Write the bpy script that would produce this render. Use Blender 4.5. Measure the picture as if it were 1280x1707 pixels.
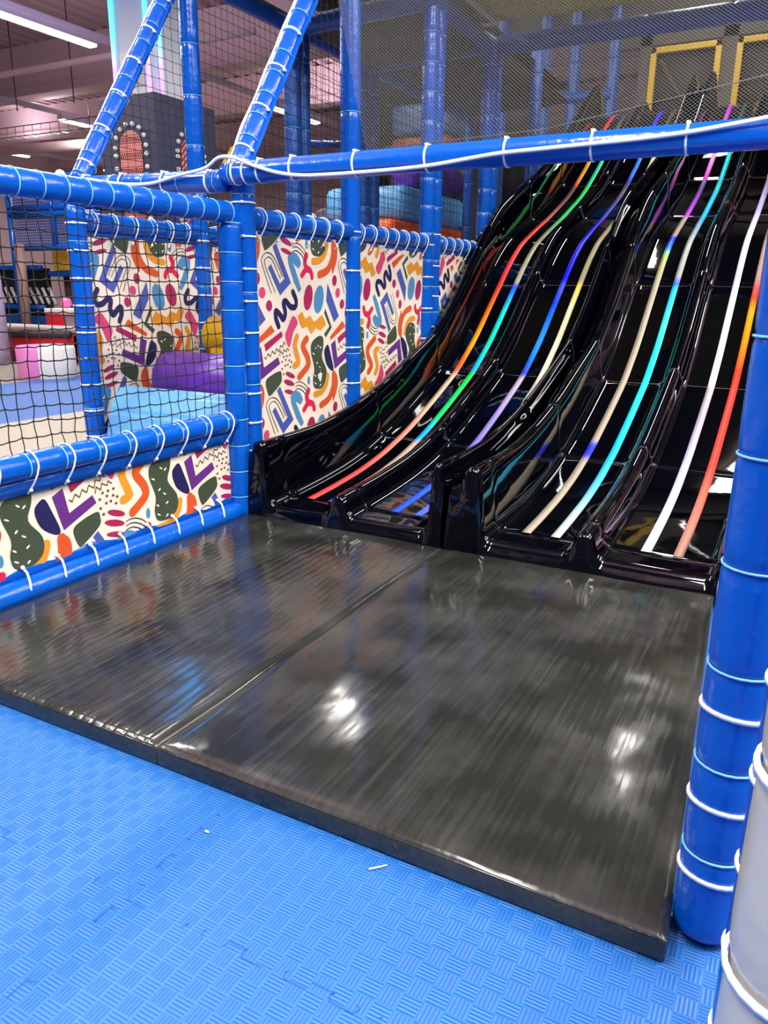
import bpy, bmesh, math, random
from math import sin, cos, pi, radians, sqrt
from mathutils import Vector, Matrix, noise
from mathutils.geometry import tessellate_polygon
random.seed(7)
SC = bpy.context.scene
for o in list(bpy.data.objects): bpy.data.objects.remove(o)
COL = SC.collection
V = Vector

# ------------------------------------------------------------------ camera
YAW, PIT, ROL = radians(28.07), radians(16.19), radians(.631)
fw = V((-sin(YAW)*cos(PIT), cos(YAW)*cos(PIT), -sin(PIT)))
rt = V((cos(YAW), sin(YAW), 0)); up = rt.cross(fw)
rt, up = rt*cos(ROL)+up*sin(ROL), up*cos(ROL)-rt*sin(ROL)
cd = bpy.data.cameras.new('camera'); cam = bpy.data.objects.new('camera', cd); COL.objects.link(cam)
cam.matrix_world = Matrix(((rt.x, up.x, -fw.x, 0), (rt.y, up.y, -fw.y, 0), (rt.z, up.z, -fw.z, 1.0), (0, 0, 0, 1)))
cd.sensor_fit = 'HORIZONTAL'; cd.sensor_width = 36; cd.lens = 36*1279/1280; cd.clip_start = .02; cd.clip_end = 200
SC.camera = cam

# ------------------------------------------------------------------ world, exposure
SC.view_settings.view_transform = 'Standard'; SC.view_settings.look = 'None'
SC.view_settings.exposure = 0.0; SC.view_settings.gamma = 1; SC.view_settings.use_curve_mapping = False
w = bpy.data.worlds.new('hall_air'); SC.world = w; w.use_nodes = True
bg = w.node_tree.nodes['Background']; bg.inputs[0].default_value = (.66, .70, .80, 1); bg.inputs[1].default_value = .15
LAMP_W = 215.0        # watts of each lamp strip
LAMP_EMIT = 10.0

# ------------------------------------------------------------------ materials
def lin(c):
    c = c/255.
    return c/12.92 if c <= .04045 else ((c+.055)/1.055)**2.4
def rgb(r, g, b): return (lin(r), lin(g), lin(b), 1)
MATS = {}
def mat(name, col, rough=.5, metal=0., spec=.5, bump=None, emit=None, coat=0., vary=None):
    """bump = (scale, strength, distance[, stretch]); vary = (scale, amount)"""
    m = bpy.data.materials.new(name); m.use_nodes = True
    nt = m.node_tree; b = nt.nodes['Principled BSDF']; L = nt.links.new
    b.inputs['Base Color'].default_value = col; b.inputs['Roughness'].default_value = rough
    b.inputs['Metallic'].default_value = metal; b.inputs['Specular IOR Level'].default_value = spec
    b.inputs['Coat Weight'].default_value = coat; b.inputs['Coat Roughness'].default_value = .05
    if emit: b.inputs['Emission Color'].default_value = emit[0]; b.inputs['Emission Strength'].default_value = emit[1]
    g = nt.nodes.new('ShaderNodeNewGeometry')
    mp = nt.nodes.new('ShaderNodeMapping'); L(g.outputs['Position'], mp.inputs[0])
    if bump:
        if len(bump) > 3: mp.inputs['Scale'].default_value = bump[3]
        n = nt.nodes.new('ShaderNodeTexNoise'); n.inputs['Scale'].default_value = bump[0]; n.inputs['Detail'].default_value = 3
        L(mp.outputs[0], n.inputs['Vector'])
        bp = nt.nodes.new('ShaderNodeBump'); bp.inputs['Strength'].default_value = bump[1]; bp.inputs['Distance'].default_value = bump[2]
        L(n.outputs[0], bp.inputs['Height']); L(bp.outputs[0], b.inputs['Normal'])
    if vary:
        n = nt.nodes.new('ShaderNodeTexNoise'); n.inputs['Scale'].default_value = vary[0]; n.inputs['Detail'].default_value = 4
        L(g.outputs['Position'], n.inputs['Vector'])
        mx = nt.nodes.new('ShaderNodeMix'); mx.data_type = 'RGBA'
        mx.inputs[6].default_value = tuple(c*(1-vary[1]) for c in col[:3])+(1,)
        mx.inputs[7].default_value = tuple(min(1, c*(1+vary[1])) for c in col[:3])+(1,)
        L(n.outputs[0], mx.inputs[0]); L(mx.outputs[2], b.inputs['Base Color'])
    MATS[name] = m
    return m

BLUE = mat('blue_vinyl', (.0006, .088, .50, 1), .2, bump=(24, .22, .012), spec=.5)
BLUE2 = mat('dimmed_blue_vinyl', (.004, .07, .34, 1), .35, bump=(18, .3, .015))  # darker copy of the blue vinyl, far dimness put into the colour
CYAN = mat('cyan_stitching', rgb(120, 190, 225), .6)
WHITE = mat('white_nylon', rgb(235, 235, 240), .35)
CORD = mat('black_cord', (.006, .006, .010, 1), .8)
MESHC = mat('grey_mesh_thread', rgb(96, 96, 92), .7)
GREYV = mat('grey_vinyl', rgb(172, 170, 165), .3, bump=(14, .2, .012))
CREAM = mat('cream_vinyl', rgb(238, 226, 208), .5, bump=(6, .25, .02))
GLOSS = mat('black_fibreglass', (.0006, .0008, .0024, 1), .03, bump=(5, .05, .010), spec=.46)
PCOL = dict(orange=(214, 84, 34), green=(62, 74, 56), magenta=(168, 28, 86), black=(38, 34, 36), sky=(72, 138, 188),
            indigo=(70, 88, 170), crimson=(214, 30, 76), ochre=(222, 148, 38), pink=(214, 66, 118), navy=(28, 26, 82),
            purple=(98, 42, 130), brown=(112, 72, 40), cream2=(240, 232, 215))
PM = {k: mat('print_'+k, rgb(*v), .5) for k, v in PCOL.items()}
RAILM = mat('galvanised_steel', rgb(150, 150, 155), .4, metal=.8)

def floor_mat():
    m = bpy.data.materials.new('blue_foam_tile'); m.use_nodes = True
    nt = m.node_tree; b = nt.nodes['Principled BSDF']; L = nt.links.new; N = nt.nodes.new
    def M(op, a, bb=None, c=None):
        n = N('ShaderNodeMath'); n.operation = op
        for i, q in enumerate((a, bb, c)):
            if q is None: continue
            if isinstance(q, (int, float)): n.inputs[i].default_value = q
            else: L(q, n.inputs[i])
        return n.outputs[0]
    g = N('ShaderNodeNewGeometry'); s = N('ShaderNodeSeparateXYZ'); L(g.outputs['Position'], s.inputs[0])
    S = .034
    u = M('DIVIDE', s.outputs[0], S); v = M('DIVIDE', s.outputs[1], S)
    fu, fv = M('FLOOR', u), M('FLOOR', v)
    chk = M('FLOORED_MODULO', M('ADD', fu, fv), 2.0)
    cu, cv = M('FRACT', u), M('FRACT', v)
    ru = M('SINE', M('MULTIPLY', cu, 2*pi*5)); rv = M('SINE', M('MULTIPLY', cv, 2*pi*5))
    rib = M('ADD', M('MULTIPLY', ru, chk), M('MULTIPLY', rv, M('SUBTRACT', 1.0, chk)))
    rib = M('ADD', M('MULTIPLY', rib, .5), .5)
    eu = M('ABSOLUTE', M('SUBTRACT', cu, .5)); ev = M('ABSOLUTE', M('SUBTRACT', cv, .5))
    edge = M('GREATER_THAN', M('MAXIMUM', eu, ev), .47)
    h = M('MULTIPLY', rib, M('SUBTRACT', 1.0, edge))
    bp = N('ShaderNodeBump'); bp.inputs['Strength'].default_value = .7; bp.inputs['Distance'].default_value = .0016
    L(h, bp.inputs['Height']); L(bp.outputs[0], b.inputs['Normal'])
    cr = N('ShaderNodeMix'); cr.data_type = 'RGBA'
    cr.inputs[6].default_value = rgb(12, 72, 146); cr.inputs[7].default_value = rgb(42, 108, 182)
    no = N('ShaderNodeTexNoise'); no.inputs['Scale'].default_value = 1.6; no.inputs['Detail'].default_value = 5; L(g.outputs['Position'], no.inputs['Vector'])
    L(M('MULTIPLY_ADD', M('SUBTRACT', 1.0, h), .55, M('MULTIPLY', no.outputs[0], .5)), cr.inputs[0]); L(cr.outputs[2], b.inputs['Base Color'])
    b.inputs['Roughness'].default_value = .42
    return m
FLOORM = floor_mat()

def mat_vinyl(name, stripes):
    m = bpy.data.materials.new(name); m.use_nodes = True
    nt = m.node_tree; b = nt.nodes['Principled BSDF']; L = nt.links.new; N = nt.nodes.new
    g = N('ShaderNodeNewGeometry')
    def tex(sc, det, stretch=(1, 1, 1), rot=0):
        mp = N('ShaderNodeMapping'); mp.inputs['Scale'].default_value = stretch; mp.inputs['Rotation'].default_value = (0, 0, rot)
        L(g.outputs['Position'], mp.inputs[0])
        n = N('ShaderNodeTexNoise'); n.inputs['Scale'].default_value = sc; n.inputs['Detail'].default_value = det; L(mp.outputs[0], n.inputs['Vector'])
        return n.outputs[0]
    def mul(a, k):
        n = N('ShaderNodeMath'); n.operation = 'MULTIPLY'; L(a, n.inputs[0]); n.inputs[1].default_value = k; return n.outputs[0]
    def add(a, c):
        n = N('ShaderNodeMath'); n.operation = 'ADD'; L(a, n.inputs[0]); L(c, n.inputs[1]); return n.outputs[0]
    h = add(mul(tex(2.4, 2), 1.0), mul(tex(9, 2, (1, .4, 1), .5), .12))
    scr = tex(90, 2, (1, .03, 1), .9); scr2 = tex(7, 5)
    if stripes:
        wv = N('ShaderNodeTexWave'); wv.inputs['Scale'].default_value = 9; wv.inputs['Distortion'].default_value = 1.2; wv.inputs['Detail'].default_value = 1
        wv.inputs['Detail Scale'].default_value = .6
        mp = N('ShaderNodeMapping'); mp.inputs['Scale'].default_value = (1, .04, 1); L(g.outputs['Position'], mp.inputs[0]); L(mp.outputs[0], wv.inputs['Vector'])
        pw = N('ShaderNodeMath'); pw.operation = 'POWER'; L(wv.outputs['Fac'], pw.inputs[0]); pw.inputs[1].default_value = 4
        h = add(h, mul(pw.outputs[0], -.035))
    bp = N('ShaderNodeBump'); bp.inputs['Strength'].default_value = .35; bp.inputs['Distance'].default_value = .022
    L(h, bp.inputs['Height']); L(bp.outputs[0], b.inputs['Normal'])
    rp = N('ShaderNodeMapRange'); L(add(mul(scr, .5), mul(scr2, .5)), rp.inputs[0])
    rp.inputs[1].default_value = .50; rp.inputs[2].default_value = .70; rp.inputs[3].default_value = .11; rp.inputs[4].default_value = .28
    L(rp.outputs[0], b.inputs['Roughness'])
    cr = N('ShaderNodeMix'); cr.data_type = 'RGBA'; cr.inputs[6].default_value = (.013, .014, .013, 1); cr.inputs[7].default_value = (.040, .041, .038, 1)
    r2 = N('ShaderNodeMapRange'); L(add(mul(tex(3.5, 6), .75), mul(scr, .25)), r2.inputs[0]); r2.inputs[1].default_value = .42; r2.inputs[2].default_value = .66
    L(r2.outputs[0], cr.inputs[0]); L(cr.outputs[2], b.inputs['Base Color'])
    b.inputs['Specular IOR Level'].default_value = .45
    return m
MATL, MATR = mat_vinyl('black_vinyl_streaked', True), mat_vinyl('black_vinyl_scuffed', False)

Y0, Y1 = 2.8, 8.4
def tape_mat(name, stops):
    """holographic tape: reflected colours painted in along the length of the slide"""
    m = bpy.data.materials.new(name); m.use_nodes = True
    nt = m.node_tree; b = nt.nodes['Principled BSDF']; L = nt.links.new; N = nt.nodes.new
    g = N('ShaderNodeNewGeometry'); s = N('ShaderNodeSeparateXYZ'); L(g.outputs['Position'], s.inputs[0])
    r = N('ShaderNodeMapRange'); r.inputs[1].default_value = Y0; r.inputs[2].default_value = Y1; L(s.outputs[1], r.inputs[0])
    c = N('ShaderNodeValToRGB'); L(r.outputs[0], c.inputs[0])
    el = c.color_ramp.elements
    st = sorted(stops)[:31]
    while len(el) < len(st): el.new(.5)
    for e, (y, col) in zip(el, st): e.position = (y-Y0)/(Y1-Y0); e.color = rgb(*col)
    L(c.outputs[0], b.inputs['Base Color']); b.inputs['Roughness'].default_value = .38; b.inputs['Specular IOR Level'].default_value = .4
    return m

# ------------------------------------------------------------------ object helpers
def link(name, me, parent=None):
    o = bpy.data.objects.new(name, me); COL.objects.link(o)
    if parent: o.parent = parent
    return o
def tag(o, label=None, cat=None, group=None, kind=None):
    if label: o['label'] = label
    if cat: o['category'] = cat
    if group: o['group'] = group
    if kind: o['kind'] = kind
    return o
def empty(name, loc, label, cat, group=None):
    o = bpy.data.objects.new(name, None); COL.objects.link(o); o.location = loc; o.empty_display_size = .1
    return tag(o, label, cat, group)
def build(name, bm, mats, parent=None, smooth=True, world=True):
    """bm is in world coordinates; when parented it is shifted into the parent's frame"""
    if parent is not None and world:
        off = parent_loc(parent)
        for v in bm.verts: v.co -= off
    me = bpy.data.meshes.new(name); bm.to_mesh(me); bm.free()
    for m in (mats if isinstance(mats, (list, tuple)) else [mats]): me.materials.append(m)
    if smooth:
        for p in me.polygons: p.use_smooth = True
    return link(name, me, parent)
def parent_loc(p):
    l = V((0, 0, 0))
    while p is not None: l += p.location; p = p.parent
    return l
def box(bm, a, b, bev=0., mi=0):
    a, b = V(a), V(b)
    g = bmesh.ops.create_cube(bm, size=1)
    vs = g['verts']
    for v in vs: v.co = V([(a[i]+b[i])/2+v.co[i]*abs(b[i]-a[i]) for i in range(3)])
    fs = set(f for v in vs for f in v.link_faces)
    for f in fs: f.material_index = mi
    if bev:
        es = set(e for v in vs for e in v.link_edges)
        bmesh.ops.bevel(bm, geom=list(es), offset=bev, segments=3, profile=.5, affect='EDGES')
def frame_of(d):
    d = d.normalized(); a = V((0, 0, 1)) if abs(d.z) < .9 else V((1, 0, 0))
    x = a.cross(d).normalized(); return x, d.cross(x), d
def ringtube(bm, pts, rad, seg=16, mi=0, caps=True, closed=False):
    """generic tube through pts, radius number or list"""
    n = len(pts); rings = []
    prev = None
    for i, p in enumerate(pts):
        p = V(p)
        if closed: d = V(pts[(i+1) % n])-V(pts[i-1])
        else: d = V(pts[min(i+1, n-1)])-V(pts[max(i-1, 0)])
        if prev is None: x, y, _ = frame_of(d)
        else:
            d = d.normalized(); x = (prev-d*prev.dot(d)).normalized(); y = d.cross(x)
        prev = x
        r = rad[i] if isinstance(rad, (list, tuple)) else rad
        rings.append([bm.verts.new(p+(x*cos(2*pi*k/seg)+y*sin(2*pi*k/seg))*r) for k in range(seg)])
    for i in range(n if closed else n-1):
        a, b = rings[i], rings[(i+1) % n]
        for k in range(seg):
            f = bm.faces.new((a[k], a[(k+1) % seg], b[(k+1) % seg], b[k])); f.material_index = mi
    if caps and not closed:
        for r_, rev in ((rings[0], True), (rings[-1], False)):
            f = bm.faces.new(r_[::-1] if rev else r_); f.material_index = mi
    return rings
def sleeve(bm, p0, p1, r, pitch=.11, phase=0., stitch=True, pinch=.06, seg=20, round0=False, round1=False):
    """padded vinyl sleeve: fat between its stitched seams; slot 0 vinyl, slot 1 stitching"""
    p0, p1 = V(p0), V(p1); L = (p1-p0).length; d = (p1-p0)/L
    ss = []; y = phase
    while y < L:
        if y > .005: ss.append(y)
        y += pitch
    xs = [0, L]
    for s in ss: xs += [s-.012, s-.004, s, s+.004, s+.012]
    k = 0
    while k*.03 < L: xs.append(k*.03); k += 1
    if round0: xs += [.006, .015]
    if round1: xs += [L-.006, L-.015]
    xs = sorted(set(round(x, 4) for x in xs if 0 <= x <= L))
    pts, rr = [], []
    for x in xs:
        q = r
        if ss:
            dd = min(abs(x-s) for s in ss); q = r*(1-pinch*math.exp(-(dd/.008)**2)-.012*math.exp(-(dd/.03)**2))
        q *= 1+.012*noise.noise((p0+d*x)*9)
        if round0 and x < .02: q *= sqrt(max(.2, 1-(1-x/.02)**2))
        if round1 and L-x < .02: q *= sqrt(max(.2, 1-(1-(L-x)/.02)**2))
        pts.append(p0+d*x); rr.append(q)
    ringtube(bm, pts, rr, seg)
    if stitch:
        X, Y, _ = frame_of(d)
        for s in ss:
            ringtube(bm, [p0+d*s+(X*cos(2*pi*k/20)+Y*sin(2*pi*k/20))*(r*(1-pinch)+.0022) for k in range(20)], .0022, 5, mi=1, closed=True)
def tie_ring(bm, c, d, r, th=.0035, head=None, tail=None):
    """white cable tie round a tube: flat band, square head"""
    X, Y, D = frame_of(V(d)); n = 24; c = V(c)
    band = []
    for k in range(n):
        e = X*cos(2*pi*k/n)+Y*sin(2*pi*k/n)
        band.append((c+e*(r-.001), c+e*(r+th)))
    for k in range(n):
        a, b = band[k], band[(k+1) % n]
        q = [a[1]-D*.0035, b[1]-D*.0035, b[1]+D*.0035, a[1]+D*.0035]
        vs = [bm.verts.new(v) for v in q]; bm.faces.new(vs)
        q = [a[0]-D*.0035, b[0]-D*.0035]; w_ = [bm.verts.new(v) for v in q]
        bm.faces.new((vs[1], vs[0], w_[0], w_[1]))
        q = [a[0]+D*.0035, b[0]+D*.0035]; w_ = [bm.verts.new(v) for v in q]
        bm.faces.new((vs[3], vs[2], w_[1], w_[0]))
    if head is not None:
        h = c+V(head).normalized()*(r+.004)
        g = bmesh.ops.create_cube(bm, size=.011)
        for v in g['verts']: v.co += h
def ties(parent, p0, p1, r, pitch, phase=.05, head=(1, 0, .3), drop=0.):
    """one cable tie mesh, the rest copies of it"""
    p0, p1 = V(p0), V(p1); L = (p1-p0).length; d = (p1-p0)/L
    x = phase; first = None; pl = parent_loc(parent)
    while x < L-.01:
        pos = p0+d*x
        if first is None:
            bm = bmesh.new()
            if drop:
                # an oval loop hanging down to the eyelet of the flange
                n = 22; pts = []
                for k in range(n):
                    t = 2*pi*k/n; e = V((cos(t)*(r+.003), 0, sin(t)*(r+.003)))
                    if e.z < 0: e.z = e.z*(r+drop)/r; e.x *= (1-.72*(-sin(t))**2)
                    pts.append(e + V((0, -.018*(1 if e.z < 0 else 0)*(-e.z/(r+drop)), 0)))
                ringtube(bm, pts, .0032, 6, closed=True)
                g = bmesh.ops.create_icosphere(bm, subdivisions=1, radius=.0075)
                for v in g['verts']: v.co += V((r*.35, -.016, -(r+drop)+.008))
            else: tie_ring(bm, (0, 0, 0), d, r, head=head)
            first = build('cable_tie', bm, WHITE, parent, world=False); o = first
        else:
            o = first.copy(); COL.objects.link(o); o.parent = parent
        o.location = pos-pl
        x += pitch*random.uniform(.96, 1.04)

def post(x, y, z0, z1, r, label, pitch=.11, tie=None, m=None, stitch=True, group=None, phase=.06, tiephase=.06, rnd=(False, True), head=(.7, -1, 0)):
    t = empty('padded_post', (x, y, z0), label, 'post', group)
    bm = bmesh.new(); sleeve(bm, (x, y, z0), (x, y, z1), r, pitch, phase, stitch, round0=rnd[0], round1=rnd[1])
    build('vinyl_sleeve', bm, [m or BLUE, CYAN], t)
    if tie: ties(t, (x, y, z0), (x, y, min(z1, 1.46) if z1 > 2 and abs(x-.07) > .1 else z1), r, tie, tiephase, head)
    return t
def rail(name, p0, p1, r, label, pitch=.095, tie=None, drop=0., flange=0., m=None, stitch=True, group=None, tiephase=.06, fdir=(0, 0, -1)):
    t = empty(name, p0, label, 'rail', group)
    bm = bmesh.new(); sleeve(bm, p0, p1, r, pitch, .04, stitch)
    o = build('vinyl_sleeve', bm, [m or BLUE, CYAN], t)
    if flange:
        a, b, f = V(p0), V(p1), V(fdir)
        bm = bmesh.new(); d = (b-a).normalized(); sidev = d.cross(f).normalized()*.004
        n = 24
        for k in range(n+1):
            c = a.lerp(b, k/n)
            wob = sidev*sin(k*1.7)*.6
            k4 = [c+f*r*.8-sidev+wob, c+f*r*.8+sidev+wob, c+f*(r+flange)+sidev+wob, c+f*(r+flange)-sidev+wob]
            vs = [bm.verts.new(v) for v in k4]
            if k:
                for j in range(4): bm.faces.new((pv[j], pv[(j+1) % 4], vs[(j+1) % 4], vs[j]))
            pv = vs
        build('lacing_flap', bm, [m or BLUE], t)
    if tie: ties(t, p0, p1, r, tie, tiephase, drop=drop, head=(1, 0, .4))
    return t

def net(name, org, u, v, nu, nv, th, label, m=CORD, wob=.006, knots=True, clip=None, group=None, diag=False, sag=0.):
    """knotted net: org + i*u + j*v"""
    org, u, v = V(org), V(u), V(v); bm = bmesh.new(); nrm = u.cross(v).normalized()
    rnd = random.Random(len(label)*7+nu)
    def P(i, j):
        s = org+u*i+v*j
        q = noise.noise_vector(s*3.1)*wob*1.6
        return s+q+nrm*(-sag*sin(pi*i/max(nu, 1))*sin(pi*j/max(nv, 1)))
    cache = {}
    def G(i, j):
        if (i, j) not in cache:
            p = P(i, j); r_ = wob*.5
            p += V((rnd.uniform(-r_, r_), rnd.uniform(-r_, r_), rnd.uniform(-r_, r_)))
            cache[(i, j)] = p
        return cache[(i, j)]
    ok = clip or (lambda p: True)
    def seg(a, b, bend):
        mid = (a+b)/2+bend
        pts = [a, mid, b] if wob > .003 else [a, b]
        ringtube(bm, pts, th, 4 if th > .001 else 3, caps=False)
    for i in range(nu+1):
        for j in range(nv+1):
            a = G(i, j)
            if not ok(a): continue
            for di, dj in ((1, 0), (0, 1)):
                if i+di <= nu and j+dj <= nv:
                    b = G(i+di, j+dj)
                    if ok(b): seg(a, b, (v.normalized()*-wob*.35 if di else u.normalized()*rnd.uniform(-.3, .3)*wob))
            if knots:
                g = bmesh.ops.create_icosphere(bm, subdivisions=1, radius=th*2.1)
                for q in g['verts']: q.co += a
    o = build(name, bm, m); return tag(o, label, 'net', group)

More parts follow.
